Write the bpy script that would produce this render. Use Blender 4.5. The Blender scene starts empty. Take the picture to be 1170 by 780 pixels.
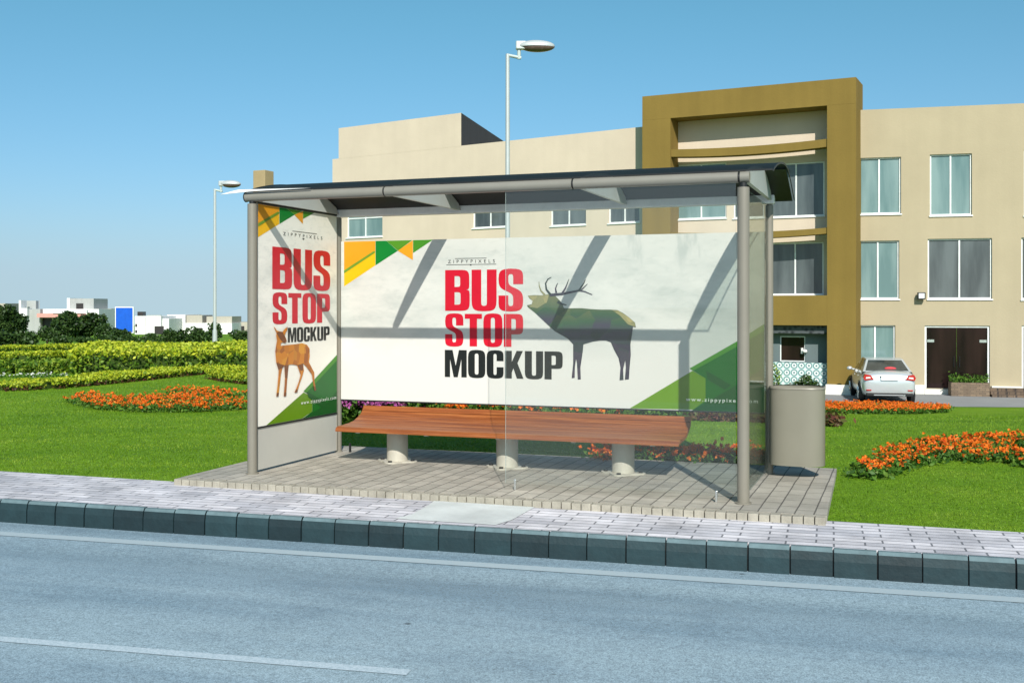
import bpy, bmesh, math, random
import numpy as np
from mathutils import Vector, Matrix
from mathutils.geometry import tessellate_polygon
R = math.radians
random.seed(7)
rng = np.random.default_rng(11)
sc = bpy.context.scene
COL = sc.collection

# ------------------------------------------------------------------ camera numbers
F = 1239.0            # focal length in pixels of the 1170 px wide photograph
EYE = 1.465
HZ = 351.0
def ray(px, py): return ((px - 585.0) / F, 1.0, -(py - HZ) / F)

# ------------------------------------------------------------------ small helpers
def lin(c):
    return tuple(((v / 255.0) / 12.92 if v / 255.0 <= 0.04045 else ((v / 255.0 + 0.055) / 1.055) ** 2.4) for v in c)

def link(o, parent=None):
    COL.objects.link(o)
    if parent is not None: o.parent = parent
    return o

def tag(o, label=None, cat=None, group=None, kind=None):
    if label: o['label'] = label
    if cat: o['category'] = cat
    if group: o['group'] = group
    if kind: o['kind'] = kind
    return o

def thing(name, label, cat, loc=(0, 0, 0), rz=0.0, group=None):
    o = bpy.data.objects.new(name, None)
    o.empty_display_size = 0.2
    o.location = loc; o.rotation_euler = (0, 0, rz)
    link(o)
    return tag(o, label, cat, group)

class MB:
    """collects shapes for ONE mesh"""
    def __init__(s): s.v = []; s.f = []; s.m = []; s.sm = []
    def add(s, vs, fs, mi=0, smooth=False):
        b = len(s.v)
        s.v.extend([tuple(p) for p in vs])
        for f in fs:
            s.f.append([b + i for i in f]); s.m.append(mi); s.sm.append(smooth)
        return s
    def quad(s, a, b, c, d, mi=0): return s.add([a, b, c, d], [(0, 1, 2, 3)], mi)
    def box(s, x0, x1, y0, y1, z0, z1, mi=0):
        vs = [(x, y, z) for z in (z0, z1) for y in (y0, y1) for x in (x0, x1)]
        return s.add(vs, [(0, 2, 3, 1), (4, 5, 7, 6), (0, 1, 5, 4), (1, 3, 7, 5), (3, 2, 6, 7), (2, 0, 4, 6)], mi)
    def hexa(s, p, mi=0):   # 8 points, bottom 4 ccw then top 4
        return s.add(p, [(3, 2, 1, 0), (4, 5, 6, 7), (0, 1, 5, 4), (1, 2, 6, 5), (2, 3, 7, 6), (3, 0, 4, 7)], mi)
    def cyl(s, p0, p1, r0, r1=None, n=20, mi=0, cap=True):
        r1 = r0 if r1 is None else r1
        p0 = Vector(p0); p1 = Vector(p1); d = (p1 - p0).normalized()
        a = Vector((0, 0, 1)) if abs(d.z) < 0.9 else Vector((1, 0, 0))
        x = d.cross(a).normalized(); y = d.cross(x)
        vs = []
        for p, r in ((p0, r0), (p1, r1)):
            for k in range(n):
                t = 2 * math.pi * k / n
                vs.append(p + x * (r * math.cos(t)) + y * (r * math.sin(t)))
        s.add(vs, [(k, (k + 1) % n, n + (k + 1) % n, n + k) for k in range(n)], mi, True)
        if cap:
            s.add(vs[:n], [tuple(reversed(range(n)))], mi); s.add(vs[n:], [tuple(range(n))], mi)
        return s
    def prism(s, poly, ax, h0, h1, mi=0, smooth=False):
        """poly in 2D, extruded on axis ax ('x': poly=(y,z), 'y': poly=(x,z), 'z': poly=(x,y))"""
        def P(a, b, h): return {'x': (h, a, b), 'y': (a, h, b), 'z': (a, b, h)}[ax]
        n = len(poly)
        lo = [P(a, b, h0) for a, b in poly]; hi = [P(a, b, h1) for a, b in poly]
        s.add(lo + hi, [(k, (k + 1) % n, n + (k + 1) % n, n + k) for k in range(n)], mi, smooth)
        tri = tessellate_polygon([[Vector((a, b, 0)) for a, b in poly]])
        s.add(lo, [tuple(t) for t in tri], mi); s.add(hi, [tuple(reversed(t)) for t in tri], mi)
        return s
    def ball(s, c, rx, ry, rz, n=16, m=10, mi=0, zmin=-1.0, zmax=1.0):
        vs = []; fs = []
        for j in range(m + 1):
            t = math.asin(zmin) + (math.asin(zmax) - math.asin(zmin)) * j / m
            for k in range(n):
                a = 2 * math.pi * k / n
                vs.append((c[0] + rx * math.cos(t) * math.cos(a), c[1] + ry * math.cos(t) * math.sin(a), c[2] + rz * math.sin(t)))
        for j in range(m):
            for k in range(n):
                fs.append((j * n + k, j * n + (k + 1) % n, (j + 1) * n + (k + 1) % n, (j + 1) * n + k))
        s.add(vs, fs, mi, True)
        s.add(vs[:n], [tuple(reversed(range(n)))], mi); s.add(vs[-n:], [tuple(range(n))], mi)
        return s
    def build(s, name, mats, parent=None, origin=(0, 0, 0), bevel=0.0, merge=False, rot=None):
        me = bpy.data.meshes.new(name)
        o0 = Vector(origin)
        me.from_pydata([tuple(Vector(p) - o0) for p in s.v], [], s.f)
        for m in (mats if isinstance(mats, (list, tuple)) else [mats]): me.materials.append(m)
        me.polygons.foreach_set('material_index', s.m)
        me.polygons.foreach_set('use_smooth', s.sm)
        bm = bmesh.new(); bm.from_mesh(me)
        if merge: bmesh.ops.remove_doubles(bm, verts=bm.verts, dist=1e-5)
        bmesh.ops.recalc_face_normals(bm, faces=bm.faces)
        bm.to_mesh(me); bm.free()
        o = bpy.data.objects.new(name, me)
        if parent is None: o.location = o0
        link(o, parent)
        if bevel > 0:
            md = o.modifiers.new('bevel', 'BEVEL'); md.width = bevel; md.segments = 2; md.limit_method = 'ANGLE'; md.angle_limit = R(40)
        return o

def np_mesh(name, verts, nper, mats, parent=None, origin=(0, 0, 0), mi=None):
    """verts (N*nper,3): N islands of one nper-gon each"""
    n = len(verts) // nper
    me = bpy.data.meshes.new(name)
    v = (verts - np.array(origin)).astype(np.float32)
    me.vertices.add(len(v)); me.vertices.foreach_set('co', v.ravel())
    me.loops.add(len(v)); me.loops.foreach_set('vertex_index', np.arange(len(v), dtype=np.int32))
    me.polygons.add(n); me.polygons.foreach_set('loop_start', np.arange(n, dtype=np.int32) * nper)
    me.polygons.foreach_set('loop_total', np.full(n, nper, dtype=np.int32))
    for m in (mats if isinstance(mats, (list, tuple)) else [mats]): me.materials.append(m)
    if mi is not None: me.polygons.foreach_set('material_index', mi.astype(np.int32))
    me.update(); me.validate()
    o = bpy.data.objects.new(name, me)
    if parent is None: o.location = origin
    return link(o, parent)

def leaf_quads(p, size, up=0.35, elong=1.7, var=0.4):
    n = len(p)
    nr = rng.normal(size=(n, 3)); nr[:, 2] += up * 2.0
    nr /= np.linalg.norm(nr, axis=1)[:, None]
    t = rng.normal(size=(n, 3)); t -= nr * np.sum(t * nr, axis=1)[:, None]; t /= np.linalg.norm(t, axis=1)[:, None]
    b = np.cross(nr, t)
    L = (size * (1 + var * rng.uniform(-1, 1, n)))[:, None]; Wd = L / elong
    q = np.stack([p - t * L * .5, p + b * Wd * .5, p + t * L * .5, p - b * Wd * .5], axis=1)
    return q.reshape(-1, 3)

# ------------------------------------------------------------------ materials
MATS = {}
def nt_of(name):
    m = bpy.data.materials.new(name); m.use_nodes = True
    nt = m.node_tree; nt.nodes.clear()
    out = nt.nodes.new('ShaderNodeOutputMaterial')
    return m, nt, out
def N(nt, t, **kw):
    n = nt.nodes.new(t)
    for k, v in kw.items():
        if k in n.inputs: n.inputs[k].default_value = v
        else: setattr(n, k, v)
    return n
def ramp(nt, stops, interp='LINEAR'):
    r = nt.nodes.new('ShaderNodeValToRGB'); r.color_ramp.interpolation = interp
    e = r.color_ramp.elements
    while len(e) < len(stops): e.new(0.5)
    for el, (p, c) in zip(e, stops):
        el.position = p; el.color = (*c, 1) if len(c) == 3 else c
    return r
def principled(nt, rough=0.6, spec=0.4, metal=0.0):
    b = nt.nodes.new('ShaderNodeBsdfPrincipled')
    b.inputs['Roughness'].default_value = rough; b.inputs['Metallic'].default_value = metal
    b.inputs['Specular IOR Level'].default_value = spec
    return b
def mat(name, c, rough=0.6, spec=0.4, metal=0.0, var=0.12, scale=4.0, bump=0.0, bscale=60.0, coat=0.0):
    """plain surface with a little mottling and fine bump"""
    m, nt, out = nt_of(name)
    b = principled(nt, rough, spec, metal)
    tc = N(nt, 'ShaderNodeTexCoord')
    nz = N(nt, 'ShaderNodeTexNoise', Scale=scale, Detail=6.0, Roughness=0.65)
    nt.links.new(tc.outputs['Object'], nz.inputs['Vector'])
    lo = tuple(v * (1 - var) for v in c); hi = tuple(min(1, v * (1 + var)) for v in c)
    r = ramp(nt, [(0.3, lo), (0.7, hi)])
    nt.links.new(nz.outputs['Fac'], r.inputs[0]); nt.links.new(r.outputs[0], b.inputs['Base Color'])
    if bump > 0:
        n2 = N(nt, 'ShaderNodeTexNoise', Scale=bscale, Detail=4.0)
        nt.links.new(tc.outputs['Object'], n2.inputs['Vector'])
        bp = N(nt, 'ShaderNodeBump', Strength=bump, Distance=0.01)
        nt.links.new(n2.outputs['Fac'], bp.inputs['Height']); nt.links.new(bp.outputs[0], b.inputs['Normal'])
    if coat: b.inputs['Coat Weight'].default_value = coat
    nt.links.new(b.outputs[0], out.inputs[0])
    MATS[name] = m
    return m
def leaf_mat(name, cols, rough=0.55, trans=0.25):
    m, nt, out = nt_of(name)
    g = N(nt, 'ShaderNodeNewGeometry')
    r = ramp(nt, [(i / max(1, len(cols) - 1), c) for i, c in enumerate(cols)])
    nt.links.new(g.outputs['Random Per Island'], r.inputs[0])
    b = principled(nt, rough, 0.3)
    nt.links.new(r.outputs[0], b.inputs['Base Color'])
    tr = N(nt, 'ShaderNodeBsdfTranslucent'); nt.links.new(r.outputs[0], tr.inputs['Color'])
    mx = N(nt, 'ShaderNodeMixShader'); mx.inputs[0].default_value = trans
    nt.links.new(b.outputs[0], mx.inputs[1]); nt.links.new(tr.outputs[0], mx.inputs[2])
    nt.links.new(mx.outputs[0], out.inputs[0])
    return m

M_post = mat('warm_grey_aluminium', (0.205, 0.187, 0.152), 0.4, 0.45, 0.05, 0.05, 3)
M_rib = mat('light_grey_painted_metal', (0.46, 0.47, 0.45), 0.45, 0.4, 0.0, 0.05, 3)
M_tube = mat('brushed_grey_tube', (0.22, 0.207, 0.175), 0.36, 0.5, 0.1, 0.05, 3)
M_dark = mat('black_rubber', (0.012, 0.013, 0.014), 0.5, 0.4)
M_steel = mat('bright_steel', (0.7, 0.72, 0.72), 0.25, 0.5, 0.9)
M_panel = mat('pale_grey_panel', (0.47, 0.455, 0.41), 0.45, 0.4, 0, 0.06, 1.2)
M_ped = mat('warm_cast_metal', (0.46, 0.43, 0.36), 0.5, 0.4, 0.1, 0.10, 6, 0.08, 90)
M_bin = mat('bin_warm_grey_metal', (0.20, 0.188, 0.148), 0.42, 0.4, 0.05, 0.05, 2)
M_white = mat('white_paint', (0.78, 0.77, 0.74), 0.5, 0.4, 0, 0.04, 3)

def grain_wood():
    m, nt, out = nt_of('red_brown_slatted_wood')
    b = principled(nt, 0.45, 0.4)
    tc = N(nt, 'ShaderNodeTexCoord')
    mp = N(nt, 'ShaderNodeMapping'); mp.inputs['Scale'].default_value = (1.0, 26, 26)
    nt.links.new(tc.outputs['Object'], mp.inputs[0])
    nz = N(nt, 'ShaderNodeTexNoise', Scale=1.6, Detail=7.0, Roughness=0.65)
    nt.links.new(mp.outputs[0], nz.inputs['Vector'])
    g = N(nt, 'ShaderNodeNewGeometry')
    r = ramp(nt, [(0.27, (0.12, 0.026, 0.007)), (0.5, (0.24, 0.068, 0.015)), (0.74, (0.40, 0.15, 0.045))])
    mx = N(nt, 'ShaderNodeMath', operation='MULTIPLY_ADD'); mx.inputs[1].default_value = 0.22
    nt.links.new(g.outputs['Random Per Island'], mx.inputs[0]); nt.links.new(nz.outputs['Fac'], mx.inputs[2])
    sb = N(nt, 'ShaderNodeMath', operation='SUBTRACT'); sb.inputs[1].default_value = 0.11
    nt.links.new(mx.outputs[0], sb.inputs[0])
    nt.links.new(sb.outputs[0], r.inputs[0]); nt.links.new(r.outputs[0], b.inputs['Base Color'])
    bp = N(nt, 'ShaderNodeBump', Strength=0.15, Distance=0.004)
    nt.links.new(nz.outputs['Fac'], bp.inputs['Height']); nt.links.new(bp.outputs[0], b.inputs['Normal'])
    nt.links.new(b.outputs[0], out.inputs[0]); return m
M_wood = grain_wood()

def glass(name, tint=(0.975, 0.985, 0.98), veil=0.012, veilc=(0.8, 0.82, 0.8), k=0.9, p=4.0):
    """thin clear sheet: see-through, Fresnel reflection, a faint white veil"""
    m, nt, out = nt_of(name)
    tr = N(nt, 'ShaderNodeBsdfTransparent'); tr.inputs[0].default_value = (*tint, 1)
    gl = N(nt, 'ShaderNodeBsdfGlossy'); gl.inputs['Roughness'].default_value = 0.01
    lw = N(nt, 'ShaderNodeLayerWeight', Blend=0.5)
    pw = N(nt, 'ShaderNodeMath', operation='POWER'); pw.inputs[1].default_value = p; nt.links.new(lw.outputs['Facing'], pw.inputs[0])
    fr = N(nt, 'ShaderNodeMath', operation='MULTIPLY_ADD'); fr.inputs[1].default_value = k; fr.inputs[2].default_value = 0.035; nt.links.new(pw.outputs[0], fr.inputs[0])
    df = N(nt, 'ShaderNodeBsdfDiffuse'); df.inputs[0].default_value = (*veilc, 1)  # white veil painted in for sky glare on the pane
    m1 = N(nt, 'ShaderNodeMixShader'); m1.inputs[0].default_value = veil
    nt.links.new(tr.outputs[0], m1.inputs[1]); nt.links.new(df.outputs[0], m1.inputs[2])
    m2 = N(nt, 'ShaderNodeMixShader')
    nt.links.new(fr.outputs[0], m2.inputs[0]); nt.links.new(m1.outputs[0], m2.inputs[1]); nt.links.new(gl.outputs[0], m2.inputs[2])
    nt.links.new(m2.outputs[0], out.inputs[0]); return m
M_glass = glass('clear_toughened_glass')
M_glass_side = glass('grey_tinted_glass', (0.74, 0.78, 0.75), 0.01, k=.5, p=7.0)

def roof_sheet():
    """smoked polycarbonate: lets steep light through, goes dark at a glancing angle"""
    m, nt, out = nt_of('smoked_polycarbonate')
    lw = N(nt, 'ShaderNodeLayerWeight', Blend=0.5)
    r = ramp(nt, [(0.58, (0.0, 0.0, 0.0)), (0.76, (0.96, 0.96, 0.96))])
    nt.links.new(lw.outputs['Facing'], r.inputs[0])
    tr = N(nt, 'ShaderNodeBsdfTransparent'); tr.inputs[0].default_value = (0.86, 0.89, 0.87, 1)
    b = principled(nt, 0.6, 0.08); b.inputs['Base Color'].default_value = (0.012, 0.017, 0.017, 1)
    mx = N(nt, 'ShaderNodeMixShader')
    nt.links.new(r.outputs[0], mx.inputs[0]); nt.links.new(tr.outputs[0], mx.inputs[1]); nt.links.new(b.outputs[0], mx.inputs[2])
    nt.links.new(mx.outputs[0], out.inputs[0]); return m
M_roof = roof_sheet()

def poster_mat(name, white):
    m, nt, out = nt_of(name)
    b = principled(nt, 0.35, 0.35)
    tc = N(nt, 'ShaderNodeTexCoord')
    mp = N(nt, 'ShaderNodeMapping'); mp.inputs['Scale'].default_value = (0.75, 0.75, 1.9)
    nt.links.new(tc.outputs['Object'], mp.inputs[0])
    nz = N(nt, 'ShaderNodeTexNoise', Scale=1.7, Detail=9.0, Roughness=0.62)
    nt.links.new(mp.outputs[0], nz.inputs['Vector'])
    sp = N(nt, 'ShaderNodeSeparateXYZ'); nt.links.new(tc.outputs['Object'], sp.inputs[0])
    zb = N(nt, 'ShaderNodeMapRange'); zb.inputs[1].default_value = 0.95; zb.inputs[2].default_value = 1.35; zb.clamp = True
    nt.links.new(sp.outputs['Z'], zb.inputs[0])
    zt = N(nt, 'ShaderNodeMapRange'); zt.inputs[1].default_value = 2.2; zt.inputs[2].default_value = 1.75; zt.clamp = True
    nt.links.new(sp.outputs['Z'], zt.inputs[0])
    r = ramp(nt, [(0.40, (0.0, 0.0, 0.0)), (0.50, (.35, .35, .35)), (0.66, (1, 1, 1))])
    nt.links.new(nz.outputs['Fac'], r.inputs[0])
    mu = N(nt, 'ShaderNodeMath', operation='MULTIPLY'); nt.links.new(zb.outputs[0], mu.inputs[0]); nt.links.new(r.outputs[0], mu.inputs[1])
    mu2 = N(nt, 'ShaderNodeMath', operation='MULTIPLY'); nt.links.new(mu.outputs[0], mu2.inputs[0]); nt.links.new(zt.outputs[0], mu2.inputs[1])
    m2 = N(nt, 'ShaderNodeMapping'); m2.inputs['Scale'].default_value = (4.2, 4.2, 1.1); nt.links.new(tc.outputs['Object'], m2.inputs[0])
    n2 = N(nt, 'ShaderNodeTexNoise', Scale=1.0, Detail=7.0, Roughness=0.7); nt.links.new(m2.outputs[0], n2.inputs['Vector'])
    r2 = ramp(nt, [(0.52, (0, 0, 0)), (0.66, (.62, .62, .62))]); nt.links.new(n2.outputs['Fac'], r2.inputs[0])
    xa = N(nt, 'ShaderNodeMapRange'); xa.inputs[1].default_value = 2.0; xa.inputs[2].default_value = 2.9; xa.clamp = True; nt.links.new(sp.outputs['X'], xa.inputs[0])
    za = N(nt, 'ShaderNodeMapRange'); za.inputs[1].default_value = 1.68; za.inputs[2].default_value = 1.95; za.clamp = True; nt.links.new(sp.outputs['Z'], za.inputs[0])
    p1 = N(nt, 'ShaderNodeMath', operation='MULTIPLY'); nt.links.new(r2.outputs[0], p1.inputs[0]); nt.links.new(xa.outputs[0], p1.inputs[1])
    p2 = N(nt, 'ShaderNodeMath', operation='MULTIPLY'); nt.links.new(p1.outputs[0], p2.inputs[0]); nt.links.new(za.outputs[0], p2.inputs[1])
    n5 = N(nt, 'ShaderNodeTexNoise', Scale=9.0, Detail=8.0, Roughness=0.75); nt.links.new(mp.outputs[0], n5.inputs['Vector'])
    r5 = ramp(nt, [(0.5, (0, 0, 0)), (0.7, (.28, .28, .28))]); nt.links.new(n5.outputs['Fac'], r5.inputs[0])
    p5 = N(nt, 'ShaderNodeMath', operation='MULTIPLY'); nt.links.new(r5.outputs[0], p5.inputs[0]); nt.links.new(zb.outputs[0], p5.inputs[1])
    half = N(nt, 'ShaderNodeMath', operation='MULTIPLY_ADD'); half.inputs[1].default_value = .55; nt.links.new(mu2.outputs[0], half.inputs[0]); nt.links.new(p5.outputs[0], half.inputs[2])
    mu2 = N(nt, 'ShaderNodeMath', operation='MAXIMUM'); nt.links.new(half.outputs[0], mu2.inputs[0]); nt.links.new(p2.outputs[0], mu2.inputs[1])
    mix = N(nt, 'ShaderNodeMix', data_type='RGBA')
    mix.inputs[6].default_value = (*white, 1); mix.inputs[7].default_value = (0.33, 0.36, 0.34, 1)
    nt.links.new(mu2.outputs[0], mix.inputs[0]); nt.links.new(mix.outputs[2], b.inputs['Base Color'])
    nt.links.new(b.outputs[0], out.inputs[0]); return m
M_poster = poster_mat('printed_snowy_landscape', (0.60, 0.585, 0.545)); M_poster_side = poster_mat('light_lifted_snowy_landscape', (0.83, 0.80, 0.72))  # side copy whitened to offset the glancing sun on that panel
M_print = {}
def ink(key, c):
    if key not in M_print: M_print[key] = mat('print_ink_' + key, lin(c), 0.35, 0.35, 0, 0.04, 6)
    return M_print[key]
ink('red', (192, 12, 38)); ink('charcoal', (26, 28, 26)); ink('yellow', (226, 172, 14)); ink('amber', (218, 146, 26))
ink('olive', (104, 138, 40)); ink('deep_green', (0, 116, 40)); ink('mid_green', (76, 132, 30)); ink('lime', (92, 132, 14))
ink('forest_green', (2, 94, 22)); ink('shade_green', (2, 76, 22)); ink('leaf_green', (62, 128, 30)); ink('white', (236, 238, 232))
def facet_mat(name, cols, scale):
    m, nt, out = nt_of(name)
    b = principled(nt, 0.35, 0.35)
    tc = N(nt, 'ShaderNodeTexCoord')
    vo = N(nt, 'ShaderNodeTexVoronoi', Scale=scale); nt.links.new(tc.outputs['Object'], vo.inputs['Vector'])
    sp = N(nt, 'ShaderNodeSeparateColor'); nt.links.new(vo.outputs['Color'], sp.inputs[0])
    r = ramp(nt, [(i / (len(cols) - 1), c) for i, c in enumerate(cols)])
    nt.links.new(sp.outputs[0], r.inputs[0]); nt.links.new(r.outputs[0], b.inputs['Base Color'])
    nt.links.new(b.outputs[0], out.inputs[0]); return m
def stag_mat():
    m, nt, out = nt_of('low_poly_stag_print'); b = principled(nt, .35, .35)
    tc = N(nt, 'ShaderNodeTexCoord'); vo = N(nt, 'ShaderNodeTexVoronoi', Scale=6.0); nt.links.new(tc.outputs['Object'], vo.inputs['Vector'])
    sc_ = N(nt, 'ShaderNodeSeparateColor'); nt.links.new(vo.outputs['Color'], sc_.inputs[0])
    sp = N(nt, 'ShaderNodeSeparateXYZ'); nt.links.new(tc.outputs['Object'], sp.inputs[0])
    a = N(nt, 'ShaderNodeMath', operation='MULTIPLY_ADD'); a.inputs[1].default_value = .20; nt.links.new(sc_.outputs[0], a.inputs[0]); nt.links.new(sp.outputs['Z'], a.inputs[2])
    mr = N(nt, 'ShaderNodeMapRange'); mr.inputs[1].default_value = .85; mr.inputs[2].default_value = 1.7; nt.links.new(a.outputs[0], mr.inputs[0])
    r = ramp(nt, [(0.0, lin((58, 50, 72))), (.3, lin((44, 46, 56))), (.5, lin((46, 58, 58))), (.62, lin((62, 60, 76))), (.74, lin((54, 84, 62))), (.88, lin((92, 98, 68)))]); nt.links.new(mr.outputs[0], r.inputs[0])
    nt.links.new(r.outputs[0], b.inputs['Base Color']); nt.links.new(b.outputs[0], out.inputs[0]); return m
M_stag = stag_mat()
M_stag_tan = facet_mat('low_poly_stag_tan_print', [lin(c) for c in ((146, 138, 96), (116, 118, 84), (158, 146, 100))], 9)
M_stag_dusk = facet_mat('low_poly_stag_violet_print', [lin(c) for c in ((58, 50, 70), (48, 48, 60), (68, 58, 74), (48, 60, 60))], 9)
M_deer = facet_mat('low_poly_deer_print', [lin(c) for c in ((176, 104, 22), (200, 124, 24), (150, 82, 18), (204, 138, 34))], 14)
M_deer_dark = mat('deer_dark_print', lin((74, 44, 22)), 0.35)

def paving(name, c1, c2, mort, bw, bh, rot=0.0, ms=0.01, rough=0.75, bump=0.5, offset=0.5, var=0.3, stain=None, squash=1.0):
    m, nt, out = nt_of(name)
    b = principled(nt, rough, 0.3)
    tc = N(nt, 'ShaderNodeTexCoord')
    mp = N(nt, 'ShaderNodeMapping'); mp.inputs['Rotation'].default_value = (0, 0, rot)
    nt.links.new(tc.outputs['Object'], mp.inputs[0])
    nw = N(nt, 'ShaderNodeTexNoise', Scale=3.0, Detail=2.0); nt.links.new(mp.outputs[0], nw.inputs['Vector'])
    vm = N(nt, 'ShaderNodeVectorMath', operation='MULTIPLY_ADD'); vm.inputs[1].default_value = (0.014, 0.014, 0)
    nt.links.new(nw.outputs['Color'], vm.inputs[0]); nt.links.new(mp.outputs[0], vm.inputs[2])
    br = N(nt, 'ShaderNodeTexBrick', Scale=1.0); br.offset = offset
    br.inputs['Color1'].default_value = (*c1, 1); br.inputs['Color2'].default_value = (*c2, 1); br.inputs['Mortar'].default_value = (*mort, 1)
    br.inputs['Mortar Size'].default_value = ms; br.inputs['Brick Width'].default_value = bw; br.inputs['Row Height'].default_value = bh
    br.inputs['Mortar Smooth'].default_value = 0.25; br.inputs['Bias'].default_value = 0.0
    nt.links.new(vm.outputs[0], br.inputs['Vector'])
    nz = N(nt, 'ShaderNodeTexNoise', Scale=2.2, Detail=8.0, Roughness=0.7); nt.links.new(tc.outputs['Object'], nz.inputs['Vector'])
    r = ramp(nt, [(0.3, (1 - var,) * 3), (0.7, (1 + var * .5,) * 3)])
    nt.links.new(nz.outputs['Fac'], r.inputs[0])
    mx = N(nt, 'ShaderNodeMix', data_type='RGBA', blend_type='MULTIPLY'); mx.inputs[0].default_value = 1.0
    nt.links.new(br.outputs['Color'], mx.inputs[6]); nt.links.new(r.outputs[0], mx.inputs[7])
    nt.links.new(mx.outputs[2], b.inputs['Base Color'])
    ng = N(nt, 'ShaderNodeTexNoise', Scale=90.0, Detail=3.0); nt.links.new(tc.outputs['Object'], ng.inputs['Vector'])
    ad = N(nt, 'ShaderNodeMath', operation='MULTIPLY_ADD'); ad.inputs[1].default_value = 0.25
    inv = N(nt, 'ShaderNodeMath', operation='SUBTRACT'); inv.inputs[0].default_value = 1.0
    nt.links.new(br.outputs['Fac'], inv.inputs[1])
    nt.links.new(ng.outputs['Fac'], ad.inputs[0]); nt.links.new(inv.outputs[0], ad.inputs[2])
    bp = N(nt, 'ShaderNodeBump', Strength=bump, Distance=0.008)
    nt.links.new(ad.outputs[0], bp.inputs['Height']); nt.links.new(bp.outputs[0], b.inputs['Normal'])
    nt.links.new(b.outputs[0], out.inputs[0]); return m
M_pad = paving('beige_concrete_pavers', (0.40, 0.365, 0.31), (0.325, 0.30, 0.255), (0.125, 0.115, 0.10), 0.26, 0.13, R(90), 0.006, bump=0.6)
M_soldier = paving('beige_soldier_course', (0.42, 0.37, 0.30), (0.34, 0.30, 0.25), (0.10, 0.088, 0.075), 0.10, 0.40, 0, 0.008, offset=0.0)
M_pave = paving('lilac_white_pavers', (0.68, 0.65, 0.68), (0.47, 0.46, 0.50), (0.19, 0.19, 0.21), 0.30, 0.095, 0, 0.007, bump=0.55, var=0.4, offset=0.37)
M_pave_plain = mat('pale_cement_screed', (0.52, 0.54, 0.53), 0.8, 0.2, 0, 0.16, 2.5, 0.15, 80)
M_kerb = mat('dark_teal_kerb_paint', (0.011, 0.027, 0.033), 0.6, 0.35, 0, 0.22, 7, 0.25, 40)
def per_block(m):
    nt = m.node_tree; b = [n for n in nt.nodes if n.type == 'BSDF_PRINCIPLED'][0]; src = b.inputs['Base Color'].links[0].from_socket
    g = N(nt, 'ShaderNodeNewGeometry'); r = ramp(nt, [(0, (.72, .72, .72)), (1, (1.35, 1.35, 1.3))]); nt.links.new(g.outputs['Random Per Island'], r.inputs[0])
    x = N(nt, 'ShaderNodeMix', data_type='RGBA', blend_type='MULTIPLY'); x.inputs[0].default_value = 1; nt.links.new(src, x.inputs[6]); nt.links.new(r.outputs[0], x.inputs[7]); nt.links.new(x.outputs[2], b.inputs['Base Color'])
per_block(M_kerb)
M_kerb_lip = mat('pale_kerb_edge', (0.10, 0.15, 0.165), 0.7, 0.3, 0, 0.2, 9)  # lighter tone for the upward kerb faces

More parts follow.
